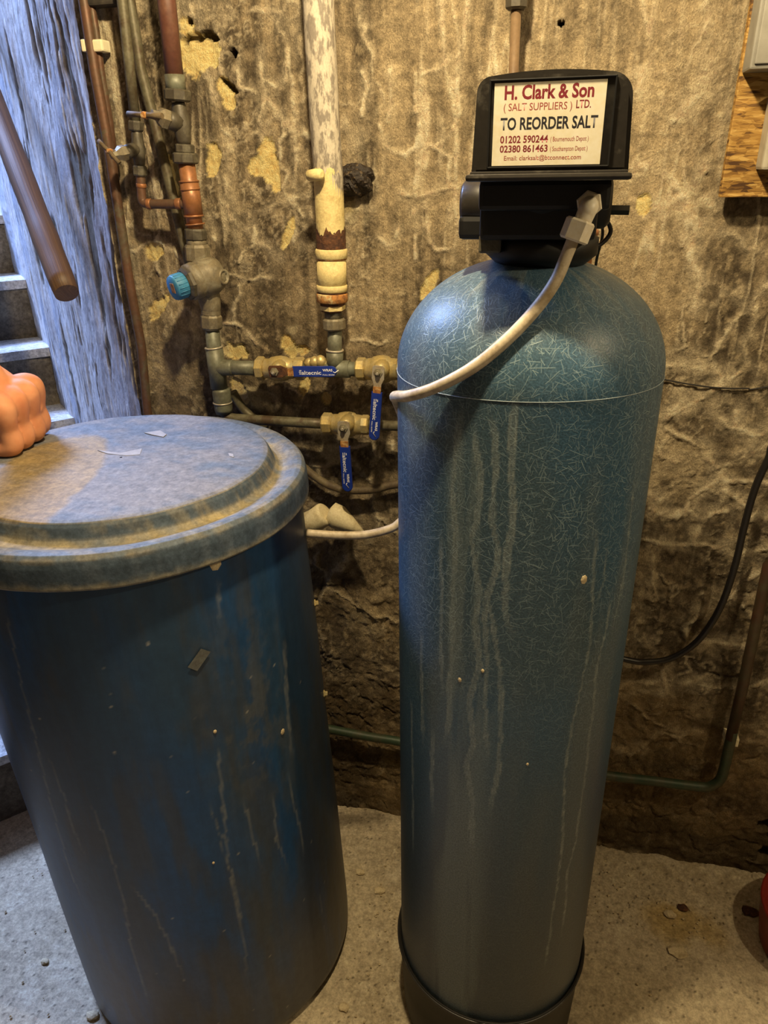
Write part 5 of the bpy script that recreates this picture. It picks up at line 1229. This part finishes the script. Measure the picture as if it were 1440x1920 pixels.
# ================================================================== PERSON: A FIST RESTING ON THE LID
def skinned(name, chains, m, parent, voxel=0.0024):
    """tapered limbs through (point, radius) chains, fused into one continuous skin"""
    mb = MB(); root = chains[0][0]
    for ch in chains:
        pts = [root] + ch[1:] if not isinstance(ch[0], tuple) else ch
        mb.tube([p for p, r in pts], [r for p, r in pts], 20, 6)
        for p, r in pts:
            q = bmesh.new(); bmesh.ops.create_icosphere(q, subdivisions=3, radius=r); mb.bm(q, Matrix.Translation(Vector(p)))
    o = mb.build(name, m, parent)
    rm = o.modifiers.new('remesh', 'REMESH'); rm.mode = 'VOXEL'; rm.voxel_size = voxel; rm.use_smooth_shade = True
    sm = o.modifiers.new('smooth', 'SMOOTH'); sm.factor = 0.5; sm.iterations = 14
    return o
K = Vector((-0.8190,-0.3620,1.1936)); PIP = Vector((-0.8257,-0.3520,1.1089))   # index knuckle and middle joint
HB = Vector((K.x, K.y, 1.110))
pers = thing('person', HB, 'person at the left edge resting a bare closed hand on the salt bin lid', 'person')
row = Vector((.26, -.965, 0)).normalized()            # along the knuckle row, index finger far, little finger near
out = Vector((.965, .26, 0)).normalized()             # the way the knuckles point
up = Vector((0, 0, 1))
wrist = K + row * .046 - out * .084 + up * .100
elbow = wrist - out * .16 + up * .15 + row * .05
palm = K + row * .048 - out * .042 + up * .016
ch = [[(palm, .033), (palm.lerp(wrist, .5), .035), (wrist, .033), (wrist.lerp(elbow, .35), .041), (wrist.lerp(elbow, .75), .046), (elbow, .045), (elbow + Vector((-.10, -.02, .12)), .050), (elbow + Vector((-.19, -.04, .25)), .054)]]
df = PIP - K
for k, (o_, ln, r) in enumerate(((-.002, 1.0, .0172), (.031, 1.03, .0174), (.063, .98, .0166), (.092, .88, .0150))):
    kn = K + row * o_ - out * (.004 * abs(k - 1)) - up * (.002 * k)
    pip = kn + df * ln; pip.z = max(pip.z, 1.1125 + r * 1.05)
    dip = pip - out * .030 * ln - up * .004; dip.z = max(dip.z, 1.1125 + r * .92)
    tip = dip - out * .020 + up * .012
    ch.append([0, (kn.lerp(palm, .42), .0195), (kn, r * 1.36), (kn.lerp(pip, .55), r * 1.02), (pip, r * 1.18), (dip, r * .95), (tip, r * .8)])
t0 = palm.lerp(wrist, .35) - row * .046 - up * .018
ch.append([0, (t0.lerp(palm, .35), .0195), (t0, .0175), (t0 + out * .030 - up * .026 - row * .004, .0150), (t0 + out * .050 - up * .046 - row * .002, .0138), (t0 + out * .058 - up * .060, .0110)])
hand = skinned('hand_and_arm', ch, M_['skin'], pers)
q0 = elbow + Vector((-.12, -.025, .15))
MB().tube([q0, q0 + Vector((-.05, -.01, .07)), q0 + Vector((-.14, -.02, .19))], [.064, .068, .075], 24, 4).build('sleeve', M_['sleeve'], pers)

# ================================================================== CELLAR LAMP (above the frame)
def pendant(x, y, z, watts, label):
    t = thing('pendant_lamp', (x, y, z), label, 'lamp')
    MB().tube([(x, y, z + .07), (x, y, 2.38)], .003, 8).build('cord', M_['white_plastic'], t)
    MB().rev((x, y, z + .02), (0, 0, 1), [(0, .017), (.02, .02), (.05, .014), (.06, .006)], 20).build('lamp_holder', M_['black'], t)
    li = bpy.data.lights.new('bulb', 'POINT'); li.energy = watts; li.color = (1.0, 0.79, 0.46); li.shadow_soft_size = 0.03
    lo = bpy.data.objects.new('bulb', li); C.objects.link(lo); lo.parent = t; lo.location = (0, 0, -.02)
    return t
pendant(-.18, -.69, 2.19, 54, 'bare bulb hanging on a cord above the salt bin and vessel')
pendant(.95, -.80, 2.05, 19, 'bare bulb hanging on a cord at the right side of the cellar')
